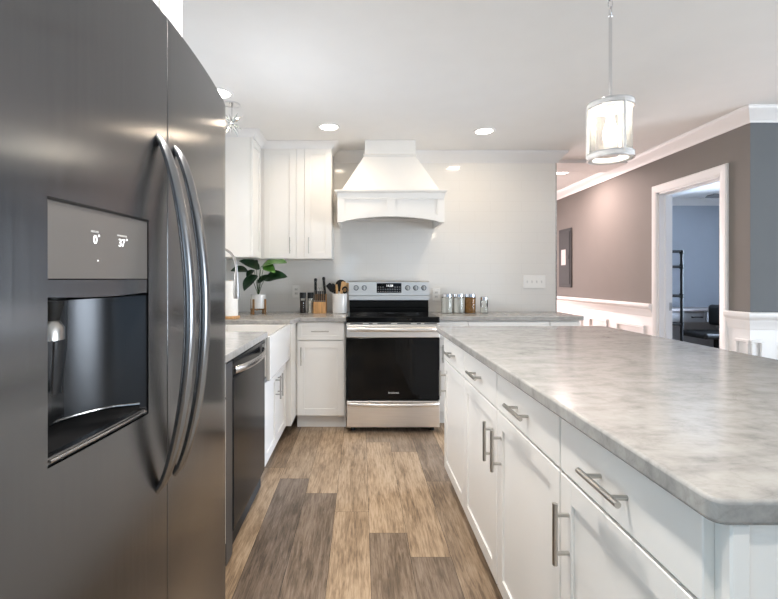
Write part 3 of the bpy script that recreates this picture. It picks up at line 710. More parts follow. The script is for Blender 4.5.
for r_ in range(3):
    for c_ in range(10):
        if r_ == 2 and 2 < c_ < 7: continue
        x = RXc-0.10+c_*0.0222; z = 1.135+r_*0.02
        kp.box(x-0.006, x+0.006, 4.1200, 4.1212, z-0.002, z+0.003)
kp.build('keypad_print', 'print', dsp)
for kx in (RX0+0.072, RX0+0.147, RX1-0.205, RX1-0.13, RX1-0.055):
    k = MB().cyl((kx, 4.118, 1.168), (kx, 4.093, 1.168), 0.0195, 28, 0.0175).build('knob', 'nickel', bgp)
    MB().cyl((kx, 4.126, 1.168), (kx, 4.1195, 1.168), 0.0235, 28).build('knob_skirt', 'black', k)
    MB().box(kx-0.004, kx+0.004, 4.082, 4.094, 1.150, 1.186, 0.002).build('knob_grip', 'steel_h', k)

# ------------------------------------------------------------------ refrigerator
FYc = 0.92; FR = 3.4; FAP = -0.368
Y0, YS, Y1 = 0.36, 0.848, 1.30
def fx_(y): return FAP - (y-FYc)**2/(2*FR)
def front_profile(a, b, ra, rb, extra):
    """(y, x) along the bowed front from a to b with soft rounded ends of lengths ra, rb"""
    ys_ = sorted(set([a+ra*(1-math.cos(PI/2*k/8)) for k in range(9)] + [b-rb*(1-math.cos(PI/2*k/8)) for k in range(9)] + [a+ra+(b-a-ra-rb)*k/16 for k in range(17)] + extra))
    out = []
    for y in ys_:
        x = fx_(y)
        for e, r, dp in ((y-a, ra, min(ra*0.6, 0.022)), (b-y, rb, min(rb*0.6, 0.010))):
            if e < r: x -= dp*(1-math.sqrt(max(0, 1-((r-e)/r)**2)))
        out.append((y, x))
    return out
def fridge_door(a, b, ra, rb, z0, z1, name, parent, hole=None):
    mb = MB(); bm = mb.bm
    prof = front_profile(a, b, ra, rb, list(hole[:2]) if hole else [])
    zs = [z0, z0+0.004] + ([hole[2], hole[3]] if hole else []) + [z1-0.006, z1]
    inset = [0.004, 0] + [0]*(len(zs)-4) + [0, 0.005]
    grid = [[bm.verts.new((x-ins, y, z)) for (y, x) in prof] for z, ins in zip(zs, inset)]
    for i in range(len(zs)-1):
        for j in range(len(prof)-1):
            if hole and zs[i] >= hole[2]-1e-6 and zs[i+1] <= hole[3]+1e-6 and prof[j][0] >= hole[0]-1e-6 and prof[j+1][0] <= hole[1]+1e-6: continue
            bm.faces.new((grid[i][j], grid[i][j+1], grid[i+1][j+1], grid[i+1][j]))
    XB = -0.462
    back = [[bm.verts.new((XB, y, z)) for y in (a, b)] for z in (z0, z1)]
    bm.faces.new([back[0][0], back[1][0], back[1][1], back[0][1]])
    bm.faces.new([back[0][0]] + grid[0] + [back[0][1]]); bm.faces.new([back[1][0]] + grid[-1] + [back[1][1]])
    bm.faces.new([back[0][0]] + [g[0] for g in grid] + [back[1][0]]); bm.faces.new([back[0][1]] + [g[-1] for g in grid] + [back[1][1]])
    return mb.build(name, 'fridge', parent, smooth=50)
t = thing('refrigerator', 'stainless side-by-side refrigerator with water dispenser in the left foreground', 'refrigerator', (-0.8, 0.82, 0))
MB().box(-1.16, -0.466, Y0+0.006, Y1-0.006, 0.03, 1.735, 0.004).build('case', 'fridge_side', t)
MB().box(-1.1, -0.48, Y0+0.02, Y1-0.02, 0.0, 0.05).build('base_grille', 'black', t)
for hy in (Y0+0.02, Y1-0.09): MB().box(-0.56, -0.46, hy, hy+0.07, 1.7355, 1.752, 0.004).build('hinge_cover', 'fridge_side', t)
HO = (0.551, 0.777, 1.015, 1.352)
fz = fridge_door(Y0, YS-0.0012, 0.05, 0.0015, 0.06, 1.752, 'freezer_door', t, HO)
fr_ = fridge_door(YS+0.0012, Y1, 0.0015, 0.075, 0.06, 1.754, 'fresh_food_door', t)
def fridge_handle(y, parent):
    pts = []; n = 40
    for k in range(n+1):
        u = k/n; z = 0.862 + (1.512-0.862)*u
        pts.append((fx_(y)-0.004 + 0.062*math.sin(PI*u)**0.62, y, z))
    rs = [0.0135*(0.55+0.45*math.sin(PI*min(1, max(0, k/n)))**0.4) for k in range(n+1)]
    MB().tube(pts, rs, 20, flat=((0, 1, 0), 1.15, 0.75)).build('handle', 'handle', parent, smooth=60)
fridge_handle(0.812, fz); fridge_handle(0.884, fr_)
# dispenser
dp = MB(); bm = dp.bm
ya, yb, za, zb = HO
zd = 1.222
# cavity with a curved back, open at the front
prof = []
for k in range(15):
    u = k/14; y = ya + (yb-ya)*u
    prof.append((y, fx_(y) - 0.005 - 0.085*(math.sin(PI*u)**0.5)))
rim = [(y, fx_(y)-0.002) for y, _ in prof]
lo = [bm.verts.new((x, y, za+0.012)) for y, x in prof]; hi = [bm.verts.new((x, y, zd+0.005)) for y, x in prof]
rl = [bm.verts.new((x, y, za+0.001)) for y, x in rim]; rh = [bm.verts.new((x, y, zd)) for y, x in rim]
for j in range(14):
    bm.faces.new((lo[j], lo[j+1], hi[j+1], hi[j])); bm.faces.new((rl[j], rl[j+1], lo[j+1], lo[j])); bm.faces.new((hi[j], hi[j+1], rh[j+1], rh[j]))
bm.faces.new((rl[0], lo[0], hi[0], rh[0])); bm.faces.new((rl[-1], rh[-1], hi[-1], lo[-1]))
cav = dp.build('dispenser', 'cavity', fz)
def bowed_plate(y0, y1, z0, z1, out, name, mat, parent, sag=0.0, thick=0.006):
    mb = MB(); b = mb.bm; n = 14; F0 = []; F1 = []; B0 = []; B1 = []
    for k in range(n+1):
        u = k/n; y = y0+(y1-y0)*u; x = fx_(y)+out; zz = z0 - sag*math.sin(PI*u)
        F0.append(b.verts.new((x, y, zz))); F1.append(b.verts.new((x, y, z1))); B0.append(b.verts.new((x-thick, y, zz))); B1.append(b.verts.new((x-thick, y, z1)))
    for k in range(n):
        b.faces.new((F0[k], F0[k+1], F1[k+1], F1[k])); b.faces.new((B0[k], B1[k], B1[k+1], B0[k+1]))
        b.faces.new((F0[k], B0[k], B0[k+1], F0[k+1])); b.faces.new((F1[k], F1[k+1], B1[k+1], B1[k]))
    b.faces.new((F0[0], F1[0], B1[0], B0[0])); b.faces.new((F0[n], B0[n], B1[n], F1[n]))
    return mb.build(name, mat, parent, smooth=50)
dpan = bowed_plate(ya+0.0015, yb-0.0015, 1.2505, zb-0.003, -0.0015, 'display_panel', 'display', cav)
bowed_plate(ya+0.0015, yb-0.0015, 1.2270, 1.2490, -0.0015, 'dispenser_lip', 'fridge', cav, sag=0.003, thick=0.05)
bowed_plate(ya, yb, zb-0.003, zb+0.001, 0.0005, 'panel_edge', 'black', cav)
def on_front(y, z, o=-0.0012): return (fx_(y)+o, y, z)
def tangent(y): return Vector((-(y-FYc)/FR, 1, 0))
text('0', 0.017, on_front(0.638, 1.306), tangent(0.638), (0, 0, 1), 'led', 'temperature_digits', dpan)
text('°', 0.012, on_front(0.646, 1.309), tangent(0.646), (0, 0, 1), 'led', 'degree_mark', dpan)
text('37', 0.017, on_front(0.700, 1.306), tangent(0.700), (0, 0, 1), 'led', 'temperature_digits', dpan)
text('°', 0.012, on_front(0.7135, 1.309), tangent(0.7135), (0, 0, 1), 'led', 'degree_mark', dpan)
text('FREEZER', 0.0042, on_front(0.637, 1.3175), tangent(0.637), (0, 0, 1), 'dim_glow', 'caption', dpan)
text('REFRIGERATOR', 0.0036, on_front(0.701, 1.3175), tangent(0.701), (0, 0, 1), 'dim_glow', 'caption', dpan)
y = 0.6435; MB().sphere(on_front(y, 1.2765, -0.0012), 0.0011, u=8, v=6).build('indicator_dot', 'led', dpan)
# tray, nozzle
tr = bowed_plate(ya+0.004, yb-0.004, 1.017, 1.026, -0.004, 'drip_tray', 'fridge', cav, thick=0.012)
tr2 = MB(); vs = []
for k in range(15):
    u = k/14; y = ya+0.006+(yb-ya-0.012)*u
    vs.append((y, fx_(y)-0.014, fx_(y)-0.012-0.075*(math.sin(PI*u)**0.5)))
b = tr2.bm
A = [b.verts.new((x0, y, 1.0225)) for y, x0, x1 in vs]; B = [b.verts.new((x1, y, 1.031)) for y, x0, x1 in vs]
for k in range(14): b.faces.new((A[k], A[k+1], B[k+1], B[k]))
tr2.build('tray_grate', 'black_matte', tr)
ny = 0.600; nx = fx_(ny)-0.040
MB().lathe([(0, 0.0), (0.016, 0.0), (0.017, 0.012), (0.013, 0.020), (0.020, 0.045), (0.022, 0.06), (0, 0.06)], (nx, ny, 1.170)).build('nozzle', 'black', cav)
MB().lathe([(0.017, -0.004), (0.020, -0.004), (0.020, 0.012), (0.014, 0.022), (0.012, 0.022), (0.017, 0.010)], (nx, ny, 1.172)).build('nozzle_ring', 'nickel', cav)
MB().tube([(x1, y, 1.034) for y, x0, x1 in vs], 0.0022, 8).tube([(x0+0.012, y, 1.021) for y, x0, x1 in vs], 0.0018, 8).build('tray_rim', 'steel', tr)
MB().tube([(nx-0.02, ny+0.055, 1.222), (nx-0.022, ny+0.058, 1.15), (nx-0.03, ny+0.062, 1.08)], [0.012, 0.011, 0.008], 12, flat=((0, 1, 0), 1.3, 0.4)).build('paddle', 'cavity', cav)

# ------------------------------------------------------------------ lights
SOFT = (1.0, 0.945, 0.88)
def recessed(x, y, label, power, color=WARM, spread=125):
    t = thing('recessed_light', label, 'ceiling light', (x, y, CEIL), 'recessed downlights in the ceiling')
    MB().lathe([(0.070, 0.0), (0.070, -0.004), (0.088, -0.006), (0.092, -0.003), (0.092, 0.0)], (x, y, CEIL), 36).build('trim_ring', 'trim', t)
    MB().lathe([(0, -0.0025), (0.070, -0.0025), (0.070, -0.0005), (0, -0.0005)], (x, y, CEIL), 36).build('lens', 'lens', t)
    area('downlight_lamp', (x, y, CEIL-0.008), (0, 0, 0), 0.13, 0.13, power, color, 'DISK', parent=t, spread=math.radians(spread))
PW = 13
recessed(-0.257, 3.57, 'round white recessed downlight in front of the upper cabinets', PW*0.25, spread=160)
recessed(1.016, 3.67, 'round white recessed downlight in the ceiling right of the hood', PW*0.32, spread=180)
recessed(-0.93, 2.92, 'recessed downlight over the sink, half hidden by the fridge', PW*0.22)
recessed(2.30, 5.10, 'recessed downlight in the hall ceiling beyond the wall end', 23, (1.0, 0.80, 0.76), spread=170)

recessed(0.02, 1.28, 'unseen added fill downlight over the aisle beside the island', PW*1.3, SOFT, spread=140)  # unseen downlight added to light floor, base cabinets and island
recessed(0.05, 0.05, 'unseen added fill downlight behind the near end of the island', PW*0.8, SOFT, spread=140)  # another unseen downlight, added for the near island fronts
# pendant
PX, PY = 1.045, 1.865
t = thing('pendant_light', 'glass drum pendant with white rings hanging over the island', 'pendant light', (PX, PY, CEIL))
PB, PT, PR = 1.752, 1.985, 0.082
MB().lathe([(0, 0), (0.06, 0), (0.06, -0.012), (0.02, -0.025), (0, -0.025)], (PX, PY, CEIL)).build('ceiling_canopy', 'chrome', t)
ch = MB()
for k in range(3):
    zc = 2.435-k*0.032; pts = []
    for j in range(16):
        a = 2*PI*j/16; u = 0.009*math.cos(a); pts.append((PX+(u if k % 2 else 0), PY+(0 if k % 2 else u), zc+0.020*math.sin(a)))
    ch.tube(pts, 0.0022, 8, closed=True)
ch.build('chain', 'chrome', t)
MB().cyl((PX, PY, PT), (PX, PY, 2.352), 0.0065, 14).sphere((PX, PY, 2.352), 0.009).build('rod', 'chrome', t)
def ring(z0, z1, name, mat='whitewash'):
    return MB().lathe([(PR-0.014, z0), (PR+0.004, z0), (PR+0.006, z0+0.004), (PR+0.006, z1-0.004), (PR+0.004, z1), (PR-0.014, z1), (PR-0.014, z0)], (PX, PY, 0), 48).build(name, mat, t)
ra = ring(PT-0.022, PT, 'top_ring'); rb = ring(PB, PB+0.022, 'bottom_ring')
for r_, zs_ in ((ra, (PT-0.022, PT)), (rb, (PB, PB+0.022))):
    bd = MB()
    for z in zs_: bd.lathe([(PR+0.003, z-0.002), (PR+0.0075, z-0.002), (PR+0.0075, z+0.002), (PR+0.003, z+0.002), (PR+0.003, z-0.002)], (PX, PY, 0), 48)
    bd.build('metal_band', 'chrome', r_)
MB().lathe([(0, PT-0.006), (PR-0.014, PT-0.006), (PR-0.014, PT-0.002), (0, PT-0.002)], (PX, PY, 0), 40).build('top_plate', 'whitewash', t)
MB().lathe([(PR-0.002, PB+0.02), (PR-0.002, PT-0.02)], (PX, PY, 0), 48).build('glass_drum', 'pendant_glass', t)
for k in range(3):
    a = math.radians(-84+120*k); cx, cy = PX+(PR+0.004)*math.cos(a), PY+(PR+0.004)*math.sin(a)
    MB().cyl((cx, cy, PB+0.01), (cx, cy, PT-0.01), 0.0058, 12).build('strut', 'whitewash', t)
MB().lathe([(0, 0), (0.016, 0), (0.018, -0.045), (0.013, -0.05), (0, -0.05)], (PX, PY, PT-0.006)).build('socket', 'plate', t)
MB().lathe([(0, 0), (0.013, 0.0), (0.014, -0.015), (0.024, -0.05), (0.029, -0.075), (0.024, -0.098), (0.012, -0.108), (0, -0.110)], (PX, PY, PT-0.055), 24).build('bulb', 'bulb', t)

# crystal fixture over the sink
CX_, CY_ = -0.90, 3.10; s_ = 1
t = thing('crystal_light', 'small spiky crystal ceiling fixture over the sink, at the fridge edge', 'ceiling light', (CX_, CY_, CEIL))
MB().lathe([(0, 0), (0.055, 0), (0.055, -0.01), (0.015, -0.02), (0, -0.02)], (CX_, CY_, CEIL)).cyl((CX_, CY_, CEIL-0.02), (CX_, CY_, 2.34), 0.005, 10).sphere((CX_, CY_, 2.335), 0.016).build('mount', 'chrome', t)
rnd = random.Random(5)
for k in range(16):
    a = 2*PI*k/8 + (0.4 if k >= 8 else 0); el = (0.55 if k < 8 else -0.75) + rnd.uniform(-0.2, 0.2)
    dv = Vector((math.cos(a)*math.cos(el), math.sin(a)*math.cos(el), math.sin(el)))
    p0 = Vector((CX_, CY_, 2.335)) + dv*0.014; Ln = 0.066 + rnd.uniform(0, 0.02)
    mb = MB(); mb.cyl(p0+dv*Ln*0.35, p0+dv*Ln, 0.010, 6, 0.001); mb.cyl(p0+dv*Ln*0.35, p0, 0.010, 6, 0.003)
    mb.build('crystal_spike', 'crystal' if k % 2 else 'chrome', t, smooth=0)

# ------------------------------------------------------------------ things on the left counter
# paper towel roll on wooden base
t = thing('paper_towel_holder', 'paper towel roll upright on a round wooden base by the plant', 'paper towel', (-1.045, 3.56, CT))
MB().lathe([(0, 0), (0.072, 0), (0.075, 0.004), (0.075, 0.016), (0.07, 0.02), (0, 0.02)], (-1.045, 3.56, CT)).build('base', 'wood_lt', t)
MB().cyl((-1.045, 3.56, CT+0.02), (-1.045, 3.56, CT+0.304), 0.009, 14).build('post', 'wood_lt', t)
MB().lathe([(0.02, 0.021), (0.057, 0.021), (0.059, 0.024), (0.059, 0.297), (0.057, 0.30), (0.02, 0.30), (0.02, 0.021)], (-1.045, 3.56, CT), 40).build('roll', 'towel', t)
# plant
px, py = -0.927, 4.02
t = thing('potted_plant', 'green leafy plant in a white pot on a four-legged wooden stand', 'plant', (px, py, CT))
st = MB()
for k in range(4):
    a = math.radians(-112+90*k); r = 0.074
    sx, sy = px+r*math.cos(a), py+r*math.sin(a)
    MB().box(sx-0.008, sx+0.008, sy-0.008, sy+0.008, CT, CT+0.135, 0.002).build('stand_leg', 'wood_md', t)
MB().box(px-0.072, px+0.072, py-0.006, py+0.006, CT+0.035, CT+0.048).box(px-0.006, px+0.006, py-0.072, py+0.072, CT+0.035, CT+0.048).build('stand_cross', 'wood_md', t)
MB().lathe([(0, 0.049), (0.060, 0.049), (0.065, 0.055), (0.066, 0.175), (0.064, 0.178), (0.060, 0.175), (0.059, 0.16), (0, 0.16)], (px, py, CT), 36).build('pot', 'ceramic', t)
MB().lathe([(0, 0.168), (0.03, 0.166), (0.0588, 0.161)], (px, py, CT), 24).build('soil', 'soil', t)
S = 111.0
def W_(ix, iy, y): s = 445.0/y; return Vector(((ix-361)/s, y, 1.25-(iy-279)/s))
def leaf(base, tip, width, up, mat, droop=0.15, fold=0.25, name='leaf'):
    base, tip = Vector(base), Vector(tip); ax = tip-base; ln = ax.length; d = ax.normalized(); up = Vector(up); up = (up-d*up.dot(d)).normalized(); side = d.cross(up)
    mb = MB(); b = mb.bm; n = 12; rows = []; rows2 = []
    for k in range(n+1):
        u = k/n; w_ = width/2*(math.sin(PI*min(1, u**0.75))**0.75)*(1 if u < 0.98 else 0.6) if 0 < u < 1 else 0.0008
        c = base + d*ln*u + up*(droop*ln*math.sin(PI*u)*0.6)
        r1, r2 = [], []
        for j in (-1, -0.5, 0, 0.5, 1):
            p = c + side*w_*j + up*(fold*w_*abs(j) + 0.06*w_*math.sin(9*u+j))
            p.z = min(p.z, 1.426)
            r1.append(b.verts.new(p)); r2.append(b.verts.new(p - up*0.0012))
        rows.append(r1); rows2.append(r2)
    for R, flip in ((rows, 0), (rows2, 1)):
        for k in range(n):
            for j in range(4): b.faces.new((R[k][j], R[k][j+1], R[k+1][j+1], R[k+1][j]))
    for k in range(n):
        for j in (0, 4): b.faces.new((rows[k][j], rows[k+1][j], rows2[k+1][j], rows2[k][j]))
    return mb.build(name, mat, t, smooth=60)
soil_c = Vector((px, py, CT+0.165))
LV = [  # base px, tip px, depth of base/tip, width, up, material
    ((261, 267), (287, 263), 3.98, 3.86, 0.125, (0.1, -0.55, 0.8), 'leaf_lt'),
    ((264, 266), (275, 273), 3.90, 3.84, 0.075, (0.3, -0.8, 0.5), 'leaf_lt'),
    ((265, 279), (287.5, 277), 3.97, 3.88, 0.100, (0.0, -0.75, 0.65), 'leaf_dk'),
    ((257.5, 283), (271, 275), 3.98, 3.95, 0.050, (-0.3, -0.8, 0.5), 'leaf_dk'),
    ((257, 275), (244, 291), 3.96, 3.88, 0.100, (-0.5, -0.8, 0.2), 'leaf_dk'),
    ((260, 269), (239, 261), 3.98, 3.92, 0.085, (-0.1, -0.7, 0.7), 'leaf_dk'),
    ((248, 271), (230.5, 271), 3.99, 3.90, 0.075, (0, -0.7, 0.7), 'leaf_dk'),
    ((254, 270), (247, 278), 3.97, 3.92, 0.06, (-0.5, -0.8, 0.2), 'leaf_dk'),
    ((256, 266), (252, 260), 4.08, 4.14, 0.06, (0, -0.8, 0.5), 'leaf_dk')]
for (b_, tp_, yb_, yt_, wd, up_, mt) in LV:
    B_, T_ = W_(*b_, yb_), W_(*tp_, yt_)
    MB().tube([soil_c, soil_c*0.5+B_*0.5+Vector((0, 0, 0.02)), B_, B_*0.85+T_*0.15+Vector((0, 0, 0.003))], [0.003, 0.0026, 0.0022, 0.0015], 8).build('stem', 'stem', t)
    leaf(B_, T_, wd*1.3, up_, mt)

def grinder(x, y, fill, label):
    t = thing('spice_grinder', label, 'grinder', (x, y, CT), 'spice grinders beside the knife block')
    MB().lathe([(0, 0.002), (0.021, 0.002), (0.022, 0.02), (0.020, 0.055), (0.021, 0.115), (0, 0.115)], (x, y, CT), 24).build('filling', fill, t)
    MB().lathe([(0, 0), (0.026, 0), (0.0275, 0.006), (0.0275, 0.03), (0.0255, 0.06), (0.0275, 0.13), (0.0275, 0.137), (0.020, 0.138)], (x, y, CT), 28).build('glass_body', 'glass', t)
    MB().lathe([(0, 0.137), (0.0285, 0.137), (0.0295, 0.142), (0.0295, 0.186), (0.027, 0.190), (0, 0.190)], (x, y, CT), 28).build('cap', 'black', t)
grinder(-0.540, 4.13, 'pepper', 'glass grinder of dark peppercorns with black cap, left of the salt')
grinder(-0.468, 4.13, 'salt', 'glass grinder of pale salt with black cap, beside the knife block')
# knife block
kx0, kx1 = -0.437, -0.322; ky = 4.11
t = thing('knife_block', 'light wooden knife block on the counter left of the stove', 'knife block', (-0.38, 4.14, CT))
MB().box(kx0, kx1, 4.075, 4.135, CT, CT+0.105, 0.002).box(kx0, kx1, 4.1355, 4.20, CT, CT+0.175, 0.002).build('body', 'wood_lt', t)
MB().box(kx0+0.003, kx1-0.003, 4.085, 4.125, CT+0.1052, CT+0.108).build('slot_strip', 'black', t)
for k in range(6):
    x = kx0+0.013+k*0.0178
    kn = thing('steak_knife', ['steak knife at the left end of the front knife block row', 'second steak knife from the left in the front row of the block', 'third steak knife from the left in the front row of the block',
               'fourth steak knife from the left in the front row of the block', 'fifth steak knife from the left in the front row of the block', 'steak knife at the right end of the front knife block row'][k], 'knife', (x, 4.105, CT+0.108), 'steak knives in the block front')
    MB().box(x-0.0045, x+0.0045, 4.096, 4.114, CT+0.112, CT+0.205, 0.003, 2).build('handle', 'black', kn)
    MB().box(x-0.005, x+0.005, 4.095, 4.115, CT+0.108, CT+0.118, 0.001).box(x-0.0052, x-0.0042, 4.0965, 4.1135, CT+0.118, CT+0.200).build('bolster', 'steel', kn)
def big_knife(x, y, lean, h0, h1, label):
    kn = thing('chef_knife', label, 'knife', (x, y, CT+0.175), 'large knives in the block back row')
    p = [(x+lean*u, y+0.004*math.sin(3*u), CT+h0+(h1-h0)*u) for u in (0, 0.25, 0.5, 0.75, 0.92, 1.0)]
    MB().tube(p, [0.0125, 0.0115, 0.013, 0.012, 0.0155, 0.009], 14, flat=((1, 0, 0), 1.0, 0.7)).build('handle', 'black', kn)
    rv = MB()
    for u in (0.2, 0.5, 0.8): c = Vector((x+lean*u, y-0.0085, CT+h0+(h1-h0)*u)); rv.cyl(c, c+Vector((0, -0.002, 0)), 0.0028, 8)
    rv.build('rivets', 'steel', kn)
big_knife(-0.425, 4.165, 0.0, 0.176, 0.322, 'black-handled chef knife standing at the left back of the block')
big_knife(-0.338, 4.165, -0.012, 0.176, 0.335, 'black-handled chef knife standing at the right back of the block')
ks = thing('kitchen_scissors', 'kitchen scissors with wire loop handles in the knife block, between the two tall knives', 'scissors', (-0.385, 4.165, CT+0.175))
sc = MB()
for sx in (-0.011, 0.011):
    sc.tube([(-0.385+sx+0.011*math.cos(2*PI*j/14), 4.165, CT+0.212+0.022*math.sin(2*PI*j/14)) for j in range(14)], 0.003, 8, closed=True)
sc.box(-0.392, -0.378, 4.162, 4.168, CT+0.175, CT+0.195); sc.build('loops', 'nickel', ks)

# utensil crock and what stands in it
ux, uy = -0.198, 4.12
t = thing('utensil_crock', 'white ceramic crock of cooking utensils beside the stove', 'crock', (ux, uy, CT))
MB().lathe([(0, 0), (0.064, 0), (0.068, 0.005), (0.070, 0.165), (0.072, 0.176), (0.071, 0.180), (0.066, 0.178), (0.064, 0.170), (0.061, 0.010), (0, 0.008)], (ux, uy, CT), 40).build('pot', 'ceramic', t)
def utensil(name, label, foot, neck, top, mat, kind, w1, cat, hmat=None):
    foot, neck, top = (Vector((ux+a, uy+b, CT+c)) for a, b, c in (foot, neck, top))
    t = thing(name, label, cat, foot)
    MB().tube([foot, foot*0.5+neck*0.5, neck], [0.0055, 0.005, 0.0055], 10).build('handle', hmat or mat, t)
    ax = (top-neck); c = (neck+top)/2; n3 = ax.normalized(); n1 = Vector((1, 0, 0)); n1 = (n1-n3*n1.dot(n3)).normalized(); n2 = n3.cross(n1)
    q = Matrix((n1, n2, n3)).transposed()
    mb = MB()
    if kind == 'spoon': mb.sphere(c, 1.0, (w1/2, 0.008, ax.length/2+0.004), rot=q)
    elif kind == 'ring':
        e1 = ax.normalized(); e2 = Vector((1, 0, 0)); e2 = (e2-e1*e2.dot(e1)).normalized()
        mb.tube([c + e1*(ax.length/2-0.004)*math.sin(2*PI*j/20) + e2*(w1/2-0.004)*math.cos(2*PI*j/20) for j in range(20)], 0.007, 8, closed=True)
    elif kind == 'flat':
        e1 = ax.normalized(); e2 = Vector((1, 0, 0)); e2 = (e2-e1*e2.dot(e1)).normalized(); e3 = e1.cross(e2)
        ou = [(-w1*0.25, -0.5), (-w1*0.5, -0.2), (-w1*0.5, 0.42), (-w1*0.38, 0.5), (w1*0.38, 0.5), (w1*0.5, 0.42), (w1*0.5, -0.2), (w1*0.25, -0.5)]
        mb.prism(ou, lambda a, b: c+e2*a+e1*b*ax.length-e3*0.003, lambda a, b: c+e2*a+e1*b*ax.length+e3*0.003)
    elif kind == 'stick': mb.tube([neck, c, top], [0.008, 0.013, 0.009], 12)
    mb.build('head', mat, t); return t
utensil('ladle', 'big round black ladle head rising behind the wooden spoons in the crock', (0.006, 0.045, 0.02), (0.010, 0.045, 0.20), (0.012, 0.045, 0.305), 'black', 'spoon', 0.11, 'utensil')
utensil('spatula', 'black spatula leaning left out of the white crock', (-0.035, -0.012, 0.02), (-0.052, -0.012, 0.195), (-0.108, -0.012, 0.268), 'black', 'flat', 0.052, 'utensil')
utensil('serving_spoon', 'black spoon leaning left behind the spatula in the crock', (-0.03, 0.020, 0.02), (-0.045, 0.020, 0.20), (-0.068, 0.022, 0.27), 'black', 'spoon', 0.05, 'utensil')
utensil('rolling_stick', 'short blunt wooden handle standing at the front left of the crock', (-0.012, -0.04, 0.02), (-0.022, -0.042, 0.175), (-0.026, -0.043, 0.265), 'wood_sp', 'stick', 0.03, 'utensil')
utensil('wooden_spatula', 'flat wooden spatula standing in the middle of the crock', (0.004, -0.014, 0.02), (0.020, -0.014, 0.18), (0.042, -0.014, 0.290), 'wood_sp', 'flat', 0.044, 'utensil')
utensil('wooden_spoon', 'round wooden spoon leaning right toward the stove', (0.035, 0.016, 0.02), (0.047, 0.016, 0.19), (0.080, 0.016, 0.275), 'wood_sp', 'spoon', 0.066, 'utensil')
utensil('slotted_turner', 'black ring-headed utensil in front of the wooden spoons', (0.034, -0.033, 0.02), (0.044, -0.034, 0.185), (0.055, -0.034, 0.245), 'black', 'ring', 0.05, 'utensil')
utensil('tasting_spoon', 'small wooden spoon tip low at the front of the crock', (0.012, -0.052, 0.02), (0.018, -0.057, 0.175), (0.022, -0.059, 0.215), 'wood_sp', 'spoon', 0.024, 'utensil')

# ------------------------------------------------------------------ jars right of the range
def jar(x, y, r, h, fill, fh, label, name='canister_jar', group='glass canisters right of the stove'):
    t = thing(name, label, 'jar', (x, y, CT), group)
    MB().lathe([(0, 0.004), (r-0.004, 0.004), (r-0.003, 0.01), (r-0.003, fh), (0, fh+0.002)], (x, y, CT), 28).build('contents', fill, t)
    MB().lathe([(0, 0), (r-0.003, 0), (r, 0.005), (r, h-0.036), (r-0.006, h-0.030)], (x, y, CT), 32).build('glass_body', 'glass', t)
    MB().lathe([(0, h-0.031), (r+0.0005, h-0.031), (r+0.001, h-0.028), (r+0.001, h-0.003), (r-0.002, h), (0, h)], (x, y, CT), 32).build('lid', 'chrome', t)
jar(0.797, 4.13, 0.050, 0.178, 'white_fill', 0.135, 'glass canister of white powder with metal lid, closest to the stove')
jar(0.905, 4.13, 0.050, 0.178, 'white_fill', 0.137, 'glass canister of white powder with metal lid, next to the amber jar')
jar(1.013, 4.13, 0.050, 0.178, 'amber_fill', 0.142, 'glass canister filled with amber brown grain, metal lid')
jar(1.142, 4.13, 0.034, 0.150, 'white_fill', 0.05, 'small part-filled glass shaker with metal lid, standing apart from the canisters', 'glass_shaker', None)

# ------------------------------------------------------------------ outlets and switches on the tile
def wall_plate(name, label, cat, xc, zc, w_, h_, kind, n):
    t = thing(name, label, cat, (xc, BACK, zc-h_/2))
    MB().box(xc-w_/2, xc+w_/2, BACK-0.010, BACK-0.0002, zc-h_/2, zc+h_/2, 0.003, 2).build('cover_plate', 'plate', t)
    for k in range(n):
        x = xc + (k-(n-1)/2)*0.046
        if kind == 'switch':
            MB().box(x-0.006, x+0.006, BACK-0.012, BACK-0.009, zc-0.013, zc+0.013).box(x-0.004, x+0.004, BACK-0.021, BACK-0.009, zc-0.002, zc+0.009, 0.001).build('toggle', 'ceramic', t)
        else:
            for dz in (-0.02, 0.02):
                s = MB().box(x-0.016, x+0.016, BACK-0.012, BACK-0.009, zc+dz-0.013, zc+dz+0.013, 0.002).build('socket_face', 'ceramic', t)
                MB().box(x-0.008, x-0.005, BACK-0.0125, BACK-0.0115, zc+dz-0.004, zc+dz+0.006).box(x+0.005, x+0.008, BACK-0.0125, BACK-0.0115, zc+dz-0.004, zc+dz+0.006).build('slots', 'dark', s)
wall_plate('switch_plate', 'white four-toggle switch plate on the tiled wall near its right end', 'light switch', 1.672, 1.223, 0.215, 0.122, 'switch', 4)
wall_plate('power_outlet', 'white outlet on the tile just right of the stove', 'outlet', 0.725, 1.10, 0.075, 0.118, 'outlet', 1)
wall_plate('power_outlet', 'white outlet on the tile behind the grinders, near the plant', 'outlet', -0.625, 1.13, 0.075, 0.118, 'outlet', 1)

# ------------------------------------------------------------------ hall: electrical panel
t = thing('electrical_panel', 'dark grey electrical panel with paper label on the pink hall wall', 'electrical panel', (RIGHT, 6.06, 1.14))
MB().box(RIGHT-0.016, RIGHT, 5.885, 6.24, 1.14, 1.93, 0.004).build('frame', 'panel_grey', t)
dd = MB().box(RIGHT-0.022, RIGHT-0.0155, 5.915, 6.21, 1.18, 1.89, 0.003).build('door', 'panel_grey', t)
MB().box(RIGHT-0.0235, RIGHT-0.0215, 6.02, 6.15, 1.44, 1.65).build('paper_label', 'paper', dd)
MB().box(RIGHT-0.027, RIGHT-0.0215, 5.93, 5.95, 1.52, 1.56, 0.002).build('latch', 'panel_grey', dd)

